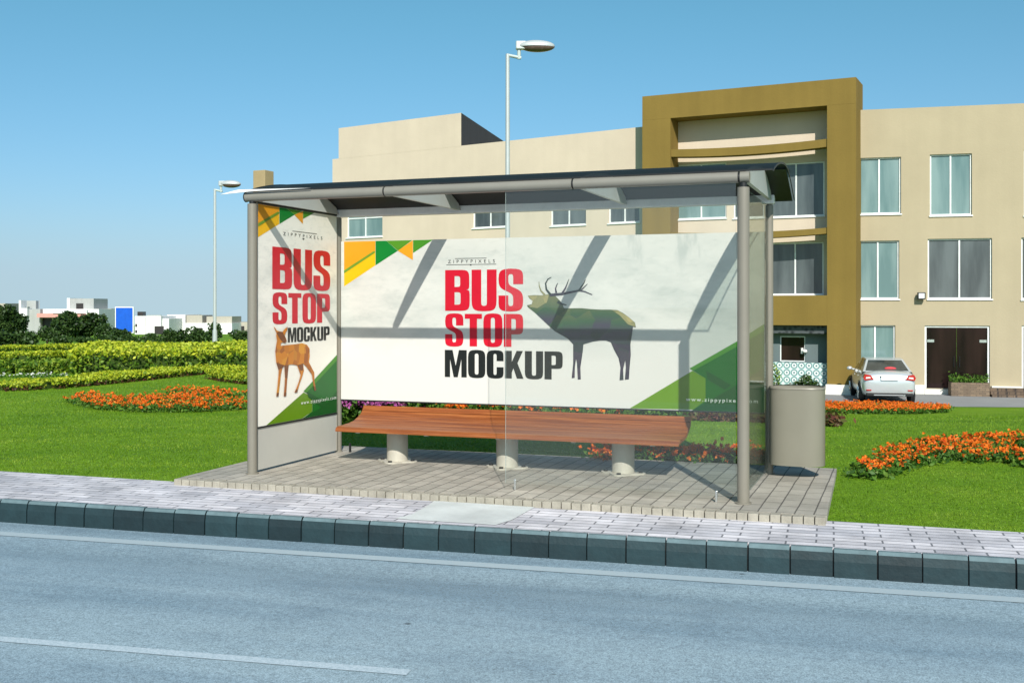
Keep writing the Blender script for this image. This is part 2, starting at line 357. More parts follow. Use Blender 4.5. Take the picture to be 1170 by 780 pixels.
ROADANG = math.atan2(-2.05, 7.09)
def asphalt():
    m, nt, out = nt_of('blue_grey_asphalt')
    b = principled(nt, 0.72, 0.35)
    tc = N(nt, 'ShaderNodeTexCoord')
    n1 = N(nt, 'ShaderNodeTexNoise', Scale=135.0, Detail=3.0); n2 = N(nt, 'ShaderNodeTexNoise', Scale=0.9, Detail=6.0, Roughness=0.6)
    n3 = N(nt, 'ShaderNodeTexNoise', Scale=38.0, Detail=5.0, Roughness=0.7)
    mp = N(nt, 'ShaderNodeMapping', vector_type='TEXTURE'); mp.inputs['Scale'].default_value = (5.5, 0.62, 1)
    mp.inputs['Rotation'].default_value = (0, 0, ROADANG)
    nt.links.new(tc.outputs['Object'], mp.inputs[0])
    for n in (n1, n3): nt.links.new(tc.outputs['Object'], n.inputs['Vector'])
    nt.links.new(mp.outputs[0], n2.inputs['Vector'])
    r2 = ramp(nt, [(0.34, (0.17, 0.245, 0.30)), (0.5, (0.235, 0.318, 0.372)), (0.68, (0.275, 0.362, 0.41))])
    nt.links.new(n2.outputs['Fac'], r2.inputs[0])
    r1 = ramp(nt, [(0.32, (0.58,) * 3), (0.50, (1.02,) * 3), (0.70, (1.32,) * 3)]); nt.links.new(n1.outputs['Fac'], r1.inputs[0])
    r3 = ramp(nt, [(0.3, (0.74,) * 3), (0.5, (1.0,) * 3), (0.68, (1.16,) * 3)]); nt.links.new(n3.outputs['Fac'], r3.inputs[0])
    a = N(nt, 'ShaderNodeMix', data_type='RGBA', blend_type='MULTIPLY'); a.inputs[0].default_value = 1
    nt.links.new(r2.outputs[0], a.inputs[6]); nt.links.new(r1.outputs[0], a.inputs[7])
    c = N(nt, 'ShaderNodeMix', data_type='RGBA', blend_type='MULTIPLY'); c.inputs[0].default_value = 1
    nt.links.new(a.outputs[2], c.inputs[6]); nt.links.new(r3.outputs[0], c.inputs[7])
    # darker worn wheel track along the lane, with a ragged edge
    rt = N(nt, 'ShaderNodeMapping'); rt.inputs['Rotation'].default_value = (0, 0, -ROADANG); nt.links.new(tc.outputs['Object'], rt.inputs[0])
    sy = N(nt, 'ShaderNodeSeparateXYZ'); nt.links.new(rt.outputs[0], sy.inputs[0])
    wob = N(nt, 'ShaderNodeMath', operation='MULTIPLY_ADD'); wob.inputs[1].default_value = 0.55
    nt.links.new(n3.outputs['Fac'], wob.inputs[0]); nt.links.new(sy.outputs[1], wob.inputs[2])
    y0 = 6.80 * math.cos(ROADANG)
    dd_ = N(nt, 'ShaderNodeMath', operation='SUBTRACT'); dd_.inputs[1].default_value = y0; nt.links.new(wob.outputs[0], dd_.inputs[0])
    ab = N(nt, 'ShaderNodeMath', operation='ABSOLUTE'); nt.links.new(dd_.outputs[0], ab.inputs[0])
    rr = ramp(nt, [(0.0, (0.74, 0.77, 0.79)), (0.34, (1, 1, 1))]); nt.links.new(ab.outputs[0], rr.inputs[0])
    e = N(nt, 'ShaderNodeMix', data_type='RGBA', blend_type='MULTIPLY'); e.inputs[0].default_value = 1
    nt.links.new(c.outputs[2], e.inputs[6]); nt.links.new(rr.outputs[0], e.inputs[7])
    vs_ = N(nt, 'ShaderNodeTexVoronoi', Scale=2.6); nt.links.new(tc.outputs['Object'], vs_.inputs['Vector'])
    rs = ramp(nt, [(0.035, (0.42,) * 3), (0.06, (1, 1, 1))]); nt.links.new(vs_.outputs['Distance'], rs.inputs[0])
    n6 = N(nt, 'ShaderNodeTexNoise', Scale=1.1, Detail=9.0, Roughness=0.72); nt.links.new(tc.outputs['Object'], n6.inputs['Vector'])
    r6 = ramp(nt, [(0.30, (0.80, 0.82, 0.84)), (0.46, (1, 1, 1)), (0.62, (1, 1, 1)), (0.74, (1.12, 1.11, 1.09))]); nt.links.new(n6.outputs['Fac'], r6.inputs[0])
    f = N(nt, 'ShaderNodeMix', data_type='RGBA', blend_type='MULTIPLY'); f.inputs[0].default_value = 1
    nt.links.new(rs.outputs[0], f.inputs[6]); nt.links.new(r6.outputs[0], f.inputs[7])
    h = N(nt, 'ShaderNodeMix', data_type='RGBA', blend_type='MULTIPLY'); h.inputs[0].default_value = 1
    nt.links.new(e.outputs[2], h.inputs[6]); nt.links.new(f.outputs[2], h.inputs[7])
    nt.links.new(h.outputs[2], b.inputs['Base Color'])
    bp = N(nt, 'ShaderNodeBump', Strength=0.5, Distance=0.006)
    nt.links.new(n1.outputs['Fac'], bp.inputs['Height']); nt.links.new(bp.outputs[0], b.inputs['Normal'])
    nt.links.new(b.outputs[0], out.inputs[0]); return m
M_road = asphalt()
def worn_paint(name, c, dens):
    m, nt, out = nt_of(name)
    b = principled(nt, 0.7, 0.3)
    tc = N(nt, 'ShaderNodeTexCoord')
    n1 = N(nt, 'ShaderNodeTexNoise', Scale=95.0, Detail=5.0, Roughness=0.75); nt.links.new(tc.outputs['Object'], n1.inputs['Vector'])
    r = ramp(nt, [(dens - .1, (0.30, 0.39, 0.44)), (dens + .14, c)]); nt.links.new(n1.outputs['Fac'], r.inputs[0])
    nt.links.new(r.outputs[0], b.inputs['Base Color'])
    nt.links.new(b.outputs[0], out.inputs[0]); return m
M_line = worn_paint('worn_white_road_paint', (0.37, 0.43, 0.455), 0.46)
M_line2 = worn_paint('chalky_white_road_paint', (0.50, 0.57, 0.62), 0.49)

def lawn_mat():
    m, nt, out = nt_of('mown_lawn')
    b = principled(nt, 0.8, 0.15)
    tc = N(nt, 'ShaderNodeTexCoord')
    n1 = N(nt, 'ShaderNodeTexNoise', Scale=0.7, Detail=7.0, Roughness=0.6); n2 = N(nt, 'ShaderNodeTexNoise', Scale=26.0, Detail=6.0, Roughness=0.75)
    for n in (n1, n2): nt.links.new(tc.outputs['Object'], n.inputs['Vector'])
    r1 = ramp(nt, [(0.32, (0.095, 0.20, 0.006)), (0.5, (0.125, 0.245, 0.008)), (0.68, (0.165, 0.28, 0.014))]); nt.links.new(n1.outputs['Fac'], r1.inputs[0])
    r2 = ramp(nt, [(0.3, (0.55,) * 3), (0.65, (1.25,) * 3)]); nt.links.new(n2.outputs['Fac'], r2.inputs[0])
    mx = N(nt, 'ShaderNodeMix', data_type='RGBA', blend_type='MULTIPLY'); mx.inputs[0].default_value = 1
    nt.links.new(r1.outputs[0], mx.inputs[6]); nt.links.new(r2.outputs[0], mx.inputs[7])
    nt.links.new(mx.outputs[2], b.inputs['Base Color'])
    bp = N(nt, 'ShaderNodeBump', Strength=0.8, Distance=0.03)
    nt.links.new(n2.outputs['Fac'], bp.inputs['Height']); nt.links.new(bp.outputs[0], b.inputs['Normal'])
    nt.links.new(b.outputs[0], out.inputs[0]); return m
M_lawn = lawn_mat()
def blade_mat():
    m = leaf_mat('grass_blades', [(0.075, 0.17, 0.004), (0.12, 0.24, 0.007), (0.165, 0.29, 0.012), (0.22, 0.32, 0.025)], 0.6, 0.3)
    nt = m.node_tree; r = [n for n in nt.nodes if n.type == 'VALTORGB'][0]; g = [n for n in nt.nodes if n.type == 'NEW_GEOMETRY'][0]
    tc = N(nt, 'ShaderNodeTexCoord'); mp = N(nt, 'ShaderNodeMapping'); mp.inputs['Scale'].default_value = (0.5, 1.5, 1); nt.links.new(tc.outputs['Object'], mp.inputs[0])
    nz = N(nt, 'ShaderNodeTexNoise', Scale=1.1, Detail=6.0, Roughness=0.7); nt.links.new(mp.outputs[0], nz.inputs['Vector'])
    a = N(nt, 'ShaderNodeMath', operation='MULTIPLY_ADD'); a.inputs[1].default_value = 3.4; a.inputs[2].default_value = -1.45; nt.links.new(nz.outputs['Fac'], a.inputs[0])
    b = N(nt, 'ShaderNodeMath', operation='MULTIPLY_ADD'); b.inputs[1].default_value = 0.55; nt.links.new(g.outputs['Random Per Island'], b.inputs[0]); nt.links.new(a.outputs[0], b.inputs[2])
    nt.links.new(b.outputs[0], r.inputs[0]); return m
M_blade = blade_mat()
M_apron = mat('grey_car_park_paving', (0.24, 0.245, 0.25), 0.8, 0.2, 0, 0.1, 0.8, 0.2, 30)
M_dirt = mat('dry_verge_earth', (0.22, 0.20, 0.14), 0.9, 0.1, 0, 0.2, 0.4)

def render_wall(name, c, var=0.07, streak=0.08):
    m, nt, out = nt_of(name)
    b = principled(nt, 0.85, 0.2)
    tc = N(nt, 'ShaderNodeTexCoord')
    nz = N(nt, 'ShaderNodeTexNoise', Scale=0.55, Detail=8.0, Roughness=0.6); nt.links.new(tc.outputs['Object'], nz.inputs['Vector'])
    mp = N(nt, 'ShaderNodeMapping'); mp.inputs['Scale'].default_value = (2.2, 2.2, 0.12); nt.links.new(tc.outputs['Object'], mp.inputs[0])
    n2 = N(nt, 'ShaderNodeTexNoise', Scale=1.0, Detail=5.0); nt.links.new(mp.outputs[0], n2.inputs['Vector'])
    r = ramp(nt, [(0.3, tuple(v * (1 - var) for v in c)), (0.7, tuple(v * (1 + var) for v in c))]); nt.links.new(nz.outputs['Fac'], r.inputs[0])
    r2 = ramp(nt, [(0.35, (1 - streak,) * 3), (0.6, (1.0,) * 3)]); nt.links.new(n2.outputs['Fac'], r2.inputs[0])
    mx = N(nt, 'ShaderNodeMix', data_type='RGBA', blend_type='MULTIPLY'); mx.inputs[0].default_value = 1
    nt.links.new(r.outputs[0], mx.inputs[6]); nt.links.new(r2.outputs[0], mx.inputs[7])
    nt.links.new(mx.outputs[2], b.inputs['Base Color'])
    n3 = N(nt, 'ShaderNodeTexNoise', Scale=14.0, Detail=5.0); nt.links.new(tc.outputs['Object'], n3.inputs['Vector'])
    bp = N(nt, 'ShaderNodeBump', Strength=0.2, Distance=0.02); nt.links.new(n3.outputs['Fac'], bp.inputs['Height']); nt.links.new(bp.outputs[0], b.inputs['Normal'])
    nt.links.new(b.outputs[0], out.inputs[0]); return m
M_beige = render_wall('beige_render', (0.385, 0.325, 0.22), .05, .035)
M_cream = render_wall('cream_render', (0.57, 0.48, 0.375), .05, .03)
M_gold = render_wall('mustard_gold_render', (0.20, 0.135, 0.032))
M_shade_side = render_wall('dark_shade_render', (0.045, 0.047, 0.05))  # shade of the roof block's side, put into the colour
M_plinth = mat('white_plinth', (0.72, 0.70, 0.64), 0.7, 0.2, 0, 0.05, 1)
M_roofing = mat('pale_roof_felt', (0.42, 0.40, 0.36), 0.9, 0.1)

def pane(name, c, c2, rough=0.04, spec=0.6):
    m, nt, out = nt_of(name)
    b = principled(nt, rough, spec)
    tc = N(nt, 'ShaderNodeTexCoord')
    mp = N(nt, 'ShaderNodeMapping'); mp.inputs['Scale'].default_value = (1.6, 1.6, 0.25); nt.links.new(tc.outputs['Object'], mp.inputs[0])
    nz = N(nt, 'ShaderNodeTexNoise', Scale=1.3, Detail=4.0); nt.links.new(mp.outputs[0], nz.inputs['Vector'])
    r = ramp(nt, [(0.35, c), (0.65, c2)]); nt.links.new(nz.outputs['Fac'], r.inputs[0]); nt.links.new(r.outputs[0], b.inputs['Base Color'])
    nt.links.new(b.outputs[0], out.inputs[0]); return m
M_pane = pane('teal_curtained_glass', (0.10, 0.175, 0.175), (0.19, 0.275, 0.27))
M_pane_dark = pane('dark_grey_glass', (0.05, 0.062, 0.065), (0.105, 0.125, 0.128))
M_door_glass = pane('brown_black_door_glass', (0.008, 0.005, 0.005), (0.022, 0.012, 0.011), 0.06, 0.25)
M_frame = mat('white_window_frame', (0.72, 0.74, 0.73), 0.4, 0.4)
M_greywall = render_wall('grey_green_render', (0.13, 0.165, 0.17))

def mosaic():
    m, nt, out = nt_of('blue_white_mosaic_tiles')
    b = principled(nt, 0.4, 0.4)
    tc = N(nt, 'ShaderNodeTexCoord')
    mp = N(nt, 'ShaderNodeMapping'); mp.inputs['Scale'].default_value = (3.6, 0.0, 3.6); mp.inputs['Location'].default_value = (0.3, 0, 0.2)
    nt.links.new(tc.outputs['Object'], mp.inputs[0])
    fr = N(nt, 'ShaderNodeVectorMath', operation='FRACTION'); nt.links.new(mp.outputs[0], fr.inputs[0])
    sb = N(nt, 'ShaderNodeVectorMath', operation='SUBTRACT'); sb.inputs[1].default_value = (0.5, 0, 0.5); nt.links.new(fr.outputs[0], sb.inputs[0])
    ln = N(nt, 'ShaderNodeVectorMath', operation='LENGTH'); nt.links.new(sb.outputs[0], ln.inputs[0])
    dk = (0.10, 0.20, 0.21); wh = (0.72, 0.76, 0.74); bl = (0.32, 0.50, 0.50)
    r = ramp(nt, [(0.0, dk), (0.12, dk), (0.15, wh), (0.30, wh), (0.34, dk), (0.42, dk), (0.46, bl), (0.60, wh)]); nt.links.new(ln.outputs['Value'], r.inputs[0])
    nt.links.new(r.outputs[0], b.inputs['Base Color']); nt.links.new(b.outputs[0], out.inputs[0]); return m
M_mosaic = mosaic()
def frieze():
    m, nt, out = nt_of('dark_lattice_frieze')
    b = principled(nt, 0.6, 0.3)
    tc = N(nt, 'ShaderNodeTexCoord')
    w = N(nt, 'ShaderNodeTexVoronoi', Scale=6.0); nt.links.new(tc.outputs['Object'], w.inputs['Vector'])
    r = ramp(nt, [(0.2, (0.015, 0.018, 0.02)), (0.6, (0.075, 0.085, 0.09))]); nt.links.new(w.outputs['Distance'], r.inputs[0])
    nt.links.new(r.outputs[0], b.inputs['Base Color']); nt.links.new(b.outputs[0], out.inputs[0]); return m
M_frieze = frieze()

# ------------------------------------------------------------------ ground shape
def sstep(a, b, x):
    t = np.clip((x - a) / (b - a), 0, 1); return t * t * (3 - 2 * t)
def G(x, y):
    x = np.asarray(x, float); y = np.asarray(y, float)
    left = -0.055 - 3.25 * np.clip((y - 28) / 172.0, 0, 18)
    right = -0.055 - 1.70 * sstep(11, 36, y)
    t = sstep(-3, 6, x)
    return left * (1 - t) + right * t
def Gf(x, y): return float(G(x, y))
def hit(px, py, dz=0.0):
    """where the sight line through a photo pixel meets the lawn"""
    dx, _, dzz = ray(px, py)
    Y = 6.0
    prev = None
    while Y < 260:
        h = EYE + dzz * Y - (Gf(dx * Y, Y) + dz)
        if h <= 0:
            lo, hi = prev, Y
            for _ in range(30):
                mid = (lo + hi) / 2
                if EYE + dzz * mid - (Gf(dx * mid, mid) + dz) > 0: lo = mid
                else: hi = mid
            return (dx * lo, lo)
        prev = Y; Y *= 1.01
    return (dx * Y, Y)
def at(px, py, Y):
    return (Y * (px - 585) / F, Y, EYE - Y * (py - HZ) / F)

# ------------------------------------------------------------------ camera, sky, sun
cam = bpy.data.cameras.new('camera'); co = bpy.data.objects.new('camera', cam); link(co)
co.location = (0, 0, EYE); co.rotation_euler = (R(90), 0, 0)
cam.sensor_width = 36; cam.lens = F / 1170 * 36; cam.shift_y = -(390 - HZ) / 1170
cam.clip_start = 0.05; cam.clip_end = 6000
sc.camera = co
SUN = Vector((0.176, -1.713, 1.235)).normalized()
w = bpy.data.worlds.new('World'); sc.world = w; w.use_nodes = True
nt = w.node_tree; nt.nodes.clear()
sky = nt.nodes.new('ShaderNodeTexSky'); sky.sky_type = 'NISHITA'; sky.sun_disc = False
sky.sun_elevation = math.asin(SUN.z); sky.sun_rotation = math.atan2(SUN.x, SUN.y)
sky.air_density = 1.0; sky.dust_density = 1.0; sky.ozone_density = 9.0; sky.altitude = 100
bg = nt.nodes.new('ShaderNodeBackground'); bg.inputs['Strength'].default_value = 0.106
wo = nt.nodes.new('ShaderNodeOutputWorld')
gc = nt.nodes.new('ShaderNodeTexCoord'); sx = nt.nodes.new('ShaderNodeSeparateXYZ'); cx_ = nt.nodes.new('ShaderNodeCombineXYZ')
zl_ = N(nt, 'ShaderNodeMath', operation='ADD'); zl_.inputs[1].default_value = 0.0
zm_ = N(nt, 'ShaderNodeMath', operation='SMOOTH_MAX'); zm_.inputs[1].default_value = 0.045; zm_.inputs[2].default_value = 0.06   # the ground falls away a little: carry the horizon sky down to it
nt.links.new(gc.outputs['Generated'], sx.inputs[0]); nt.links.new(sx.outputs[0], cx_.inputs[0]); nt.links.new(sx.outputs[1], cx_.inputs[1])
nt.links.new(sx.outputs[2], zl_.inputs[0]); nt.links.new(zl_.outputs[0], zm_.inputs[0]); nt.links.new(zm_.outputs[0], cx_.inputs[2]); nt.links.new(cx_.outputs[0], sky.inputs[0])
tint = N(nt, 'ShaderNodeMix', data_type='RGBA', blend_type='MULTIPLY'); tint.inputs[0].default_value = 1.0
tr_ = ramp(nt, [(0.03, (1.10, 1.0, 0.95)), (0.26, (1.0, 1.28, 0.95))])      # the hazy cyan cast of this day's air, stronger higher up
gz = nt.nodes.new('ShaderNodeTexCoord'); sz = nt.nodes.new('ShaderNodeSeparateXYZ')
nt.links.new(gz.outputs['Generated'], sz.inputs[0]); nt.links.new(sz.outputs[2], tr_.inputs[0]); nt.links.new(tr_.outputs[0], tint.inputs[7])
nt.links.new(sky.outputs[0], tint.inputs[6]); nt.links.new(tint.outputs[2], bg.inputs[0]); nt.links.new(bg.outputs[0], wo.inputs[0])
sd = bpy.data.lights.new('sun', 'SUN'); sd.energy = 5.0; sd.angle = R(0.5); sd.color = (1.0, 0.955, 0.88)
so = bpy.data.objects.new('sun', sd); link(so); so.location = (3, -12, 20)
so.rotation_euler = SUN.to_track_quat('Z', 'Y').to_euler()
vs = sc.view_settings; vs.view_transform = 'Standard'; vs.look = 'None'; vs.gamma = 1.0; vs.use_curve_mapping = False
vs.exposure = 0.24

# ------------------------------------------------------------------ ground, road, pavement
KA, KB = Vector((-4.03, 8.53)), Vector((3.06, 6.48))      # kerb line
PA, PB = Vector((-4.74, 10.04)), Vector((3.449, 7.304))   # back edge of the pavement
kd = (KB - KA).normalized(); kn = Vector((-kd.y, kd.x))
pd = (PB - PA).normalized(); pn = Vector((-pd.y, pd.x))
ZP, ZR = -0.05, -0.22
# lawn: grid laid along the pavement's back edge
ts = np.concatenate([-np.geomspace(2500, 30, 14), np.linspace(-28, 32, 61), np.geomspace(34, 2500, 14)])
bs = np.concatenate([[-0.04], np.linspace(0.5, 60, 90), np.geomspace(62, 3000, 40)])
vv = []; ff = []
for b_ in bs:
    for t_ in ts:
        p = PA + pd * float(t_) + pn * float(b_)
        vv.append((p.x, p.y, Gf(p.x, p.y) - 0.002))
n = len(ts)
for j in range(len(bs) - 1):
    for i in range(n - 1): ff.append((j * n + i, j * n + i + 1, (j + 1) * n + i + 1, (j + 1) * n + i))
lawn = MB().add(vv, ff, 0, True).build('lawn', M_lawn); tag(lawn, kind='structure')

def strip(A, d, t0, t1, z):
    a = A + d * t0; b = A + d * t1
    return (a.x, a.y, z), (b.x, b.y, z)
# pavement slab between kerb and lawn
k0, k1 = KA + kd * -70, KA + kd * 22
q0, q1 = PA + pd * -70, PA + pd * 22
o_ = KA
mb = MB()
def loc2(p, z): return (p.x - o_.x, p.y - o_.y, z)
ko0, ko1 = k0 + kn * 0.054, k1 + kn * 0.054
mb.hexa([loc2(ko0, -.3), loc2(ko1, -.3), loc2(q1, -.3), loc2(q0, -.3), loc2(ko0, ZP), loc2(ko1, ZP), loc2(q1, ZP), loc2(q0, ZP)])
# the mesh is turned so that its own x axis runs along the kerb (for the paving pattern)
ang = math.atan2(kd.y, kd.x)
rot = Matrix.Rotation(-ang, 4, 'Z')
mb.v = [tuple(rot @ Vector(p)) for p in mb.v]
pv = mb.build('pavement', M_pave); pv.location = (o_.x, o_.y, 0); pv.rotation_euler = (0, 0, ang); tag(pv, kind='structure')
# plain cement patch in the pavement
def pave_pt(px, py):
    dx, _, dz = ray(px, py); Y = (EYE - ZP) / -dz; return (dx * Y, Y)
mb = MB()
poly = [pave_pt(*p) for p in ((452, 592.5), (470, 588), (490, 577), (498, 570.5), (600, 577.5), (612, 579), (585, 594), (566, 600), (520, 597), (470, 594))]
mb.add([(x, y, ZP + .004) for x, y in poly], [tuple(range(len(poly)))])
tag(mb.build('pavement_patch', M_pave_plain), kind='structure')
# kerb: blocks in one structure
mb = MB(); BL = 0.262
for i in range(-150, 70):
    a = i * BL + 0.005 + random.uniform(-.002, .002); b = (i + 1) * BL - 0.005
    h = random.uniform(-.003, .003); y0 = random.uniform(-.003, .003)
    mb.prism([(y0 - .012, ZR - .1), (y0 - .010, ZR + .1), (y0, ZP - .018), (y0 + .016, ZP + .004 + h), (.052, ZP + .004 + h), (.052, ZR - .1)], 'x', a, b)
    mb.m[-6 - 8:] = mb.m[-6 - 8:]
kb = mb.build('kerb', [M_kerb, M_kerb_lip]); kb.location = (o_.x, o_.y, 0); kb.rotation_euler = (0, 0, ang); tag(kb, kind='structure')
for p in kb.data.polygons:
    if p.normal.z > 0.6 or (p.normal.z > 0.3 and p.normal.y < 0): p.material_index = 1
mb = MB().box(-70, 22, .012, .05, ZR - .12, ZP - .02)
kf = mb.build('kerb_bed', M_dark); kf.location = (o_.x, o_.y, 0); kf.rotation_euler = (0, 0, ang); tag(kf, kind='structure')
# road
a, b = k0 + kn * 0.06, k1 + kn * 0.06
c, d = b - kn * 9.5, a - kn * 9.5
rd = MB().quad((a.x, a.y, ZR), (d.x, d.y, ZR), (c.x, c.y, ZR), (b.x, b.y, ZR)).build('road', M_road); tag(rd, kind='structure')
# verge on the near side, behind the camera, out to the horizon
a, b = d + kd * -1500 + kn * .02, c + kd * 1500 + kn * .02
c2, d2 = b - kn * 2500, a - kn * 2500
vg = MB().quad((a.x, a.y, ZR - .006), (b.x, b.y, ZR - .006), (c2.x, c2.y, ZR - .006), (d2.x, d2.y, ZR - .006)).build('far_verge', M_dirt); tag(vg, kind='structure')
def road_pt(px, py):
    dx, _, dz = ray(px, py); Y = (EYE - ZR) / -dz; return Vector((dx * Y, Y))
def road_line(name, p, q, e0, e1, m):
    (a, a2), (b, b2) = p, q
    A, A2, B, B2 = road_pt(*a), road_pt(*a2), road_pt(*b), road_pt(*b2)
    dr = (B - A).normalized(); wd = max(0.03, ((A - A2) - dr * (A - A2).dot(dr)).length); nn = Vector((-dr.y, dr.x))
    A = A - dr * e0; B = B + dr * e1
    pts = [A, B, B - nn * wd, A - nn * wd]
    o = MB().add([(v.x, v.y, ZR + .004) for v in pts], [(0, 1, 2, 3)]).build(name, m); tag(o, kind='structure')
road_line('edge_line', ((0, 607.3), (0, 611.8)), ((1170, 683), (1170, 688.5)), 40, 12, M_line)
road_line('lane_line', ((0, 727), (0, 733)), ((470, 765.5), (470, 771)), 6, 0, M_line2)
# car park apron in front of the building
mb = MB(); xs = np.linspace(10.8, 40, 24); ys = np.linspace(0, 1, 12)
vv = []
for t_ in ys:
    for x_ in xs:
        y0 = 35.3 - 0.12 * (x_ - 12); y1 = 43.5
        y_ = y0 + (y1 - y0) * t_
        vv.append((x_, y_, Gf(x_, y_) + .006))
n = len(xs)
mb.add(vv, [(j * n + i, j * n + i + 1, (j + 1) * n + i + 1, (j + 1) * n + i) for j in range(len(ys) - 1) for i in range(n - 1)], 0, True)
tag(mb.build('car_park', M_apron), kind='structure')
# grey road far on the left
mb = MB()
mb.quad((-60, 52, Gf(-60, 52) + .05), (-12, 50, Gf(-12, 50) + .05), (-12, 57, Gf(-12, 57) + .05), (-60, 60, Gf(-60, 60) + .05))
tag(mb.build('far_road', M_apron), kind='structure')

# ------------------------------------------------------------------ shelter platform
SO = Vector((-2.29, 9.56)); su = Vector((0.940, -0.3415)).normalized(); sv = Vector((-su.y, su.x))
SROT = math.atan2(su.y, su.x)
SL, SD = 4.275, 1.55
def to_sh(p): d = Vector(p) - SO; return (d.dot(su), d.dot(sv))
FL, FR, BR = to_sh((-2.89, 9.26)), to_sh((2.18, 7.53)), to_sh((2.954, 9.865))
BLc = (FL[0] + BR[0] - FR[0], FL[1] + BR[1] - FR[1])
mb = MB()
def lerp(a, b, t): return (a[0] + (b[0] - a[0]) * t, a[1] + (b[1] - a[1]) * t)
fd = Vector((BLc[0] - FL[0], BLc[1] - FL[1])).normalized() * .105
F2, R2 = (FL[0] + fd.x, FL[1] + fd.y), (FR[0] + fd.x, FR[1] + fd.y)
mb.hexa([(*F2, -.25), (*R2, -.25), (*BR, -.25), (*BLc, -.25), (*F2, 0), (*R2, 0), (*BR, 0), (*BLc, 0)])
pad = mb.build('platform', M_pad); pad.location = (*SO, 0); pad.rotation_euler = (0, 0, SROT); tag(pad, kind='structure')
mb = MB(); nb = 70
for i in range(nb):
    t0, t1 = (i + .04) / nb, (i + .96) / nb; h = random.uniform(-.003, .004); e = random.uniform(-.004, .004)
    a, b = lerp(FL, FR, t0), lerp(FL, FR, t1); c, d = lerp(F2, R2, t1), lerp(F2, R2, t0)
    a = (a[0], a[1] + e); b = (b[0], b[1] + e); c = (c[0], c[1] - .006); d = (d[0], d[1] - .006)
    mb.hexa([(*a, -.25), (*b, -.25), (*c, -.25), (*d, -.25), (*a, h), (*b, h), (*c, h), (*d, h)])
M_sold = mat('beige_edging_brick', (0.31, 0.285, 0.235), 0.8, 0.2, 0, 0.25, 7, 0.3, 60)
pe = mb.build('platform_edging', M_sold, bevel=.004); pe.location = (*SO, 0); pe.rotation_euler = (0, 0, SROT); tag(pe, kind='structure')

# ------------------------------------------------------------------ bus shelter
sh = thing('bus_shelter', 'open bus shelter with smoked curved roof, grey posts and two printed advert panels', 'bus shelter', (*SO, 0), SROT)
def post(u, v, r, z1, cap):
    mb = MB().cyl((u, v, 0), (u, v, z1), r, n=28)
    o = mb.build('post', M_post, sh)
    MB().cyl((u, v, z1), (u, v, z1 + .035), r * .62, n=20).build('post_cap', M_dark, o)
    MB().cyl((u, v, .001), (u, v, .012), r * 1.35, n=24).build('base_plate', M_post, o)
    return o
post(0, 0, .042, 2.375, 1); post(SL, 0, .045, 2.36, 1)
post(0, SD, .030, 2.37, 1); post(SL + .01, SD, .034, 2.365, 1)
# gutter tube in four lengths with dark joints
def u_at(px, v=0.0):
    k = (px - 585) / F
    ox, oy = SO + sv * v
    return (k * oy - ox) / (su.x - k * su.y)
j1, j2 = u_at(440), u_at(655)
ends = [-.06, j1, j2, SL - .03, SL + .055]
for i in range(4):
    MB().cyl((ends[i] + (.008 if i else 0), 0, 2.436), (ends[i + 1] - .008, 0, 2.436), .042, n=28).build('gutter_tube', M_tube, sh)
for e in ends[1:4]: MB().cyl((e - .012, 0, 2.436), (e + .012, 0, 2.436), .034, n=20).build('tube_joint', M_dark, sh)
MB().cyl((-.066, 0, 2.436), (-.058, 0, 2.436), .045, n=24).build('tube_end_cap', M_dark, sh)
# rear beam
MB().box(-.03, SL + .06, SD - .06, SD + .01, 2.372, 2.458).build('rear_beam', mat('white_grey_beam', (0.74, 0.75, 0.73), .4), sh, bevel=.012)
# roof: curved smoked sheet
prof = [(-.004, 2.481), (0.08, 2.508), (0.25, 2.553), (0.5, 2.598), (0.75, 2.622), (0.95, 2.622), (1.12, 2.598), (1.26, 2.553), (1.40, 2.498), (1.53, 2.444), (1.60, 2.412)]
def arc(ps, k=4):
    out = []
    for i in range(len(ps) - 1):
        p0 = ps[max(0, i - 1)]; p1 = ps[i]; p2 = ps[i + 1]; p3 = ps[min(len(ps) - 1, i + 2)]
        for j in range(k):
            t = j / k
            out.append(tuple(.5 * (2 * p1[c] + (p2[c] - p0[c]) * t + (2 * p0[c] - 5 * p1[c] + 4 * p2[c] - p3[c]) * t * t + (3 * p1[c] - p0[c] - 3 * p2[c] + p3[c]) * t ** 3) for c in (0, 1)))
    out.append(ps[-1]); return out
pr = arc(prof)
mb = MB(); n = len(pr)
U0, U1 = -.07, SL + .215
mb.add([(U0, v, z) for v, z in pr] + [(U1, v, z) for v, z in pr], [(i, i + 1, n + i + 1, n + i) for i in range(n - 1)], 0, True)
roof = mb.build('roof', M_roof, sh)
# rims of the sheet
mb = MB()
mb.prism([(v, z + .004) for v, z in pr] + [(v, z - .010) for v, z in reversed(pr)], 'x', U1 + .001, U1 + .007)
mb.prism([(v, z + .004) for v, z in pr] + [(v, z - .010) for v, z in reversed(pr)], 'x', U0 - .007, U0 - .001)
mb.box(U0, U1, -.012, -.005, 2.4785, 2.490)
mb.build('roof_edging', M_dark, roof)
# added dark sheet that keeps the roof's rear underside black
mb = MB(); rp = [(v, z) for v, z in pr if v >= 0.985]; n = len(rp)
mb.add([(U0 + .01, v, z - .014) for v, z in rp] + [(U1 - .01, v, z - .014) for v, z in rp], [(i, i + 1, n + i + 1, n + i) for i in range(n - 1)], 0, True)
mb.build('roof_darkening_sheet', M_dark, roof)
# white sliver put in for a light streak at the roof's left corner
MB().prism([(U0 - .22, 2.462), (.05, 2.480), (.62, 2.486), (.05, 2.496), (-.1, 2.498), (-.16, 2.488)], 'y', -.064, -.050).build('roof_light_streak', M_white, roof)
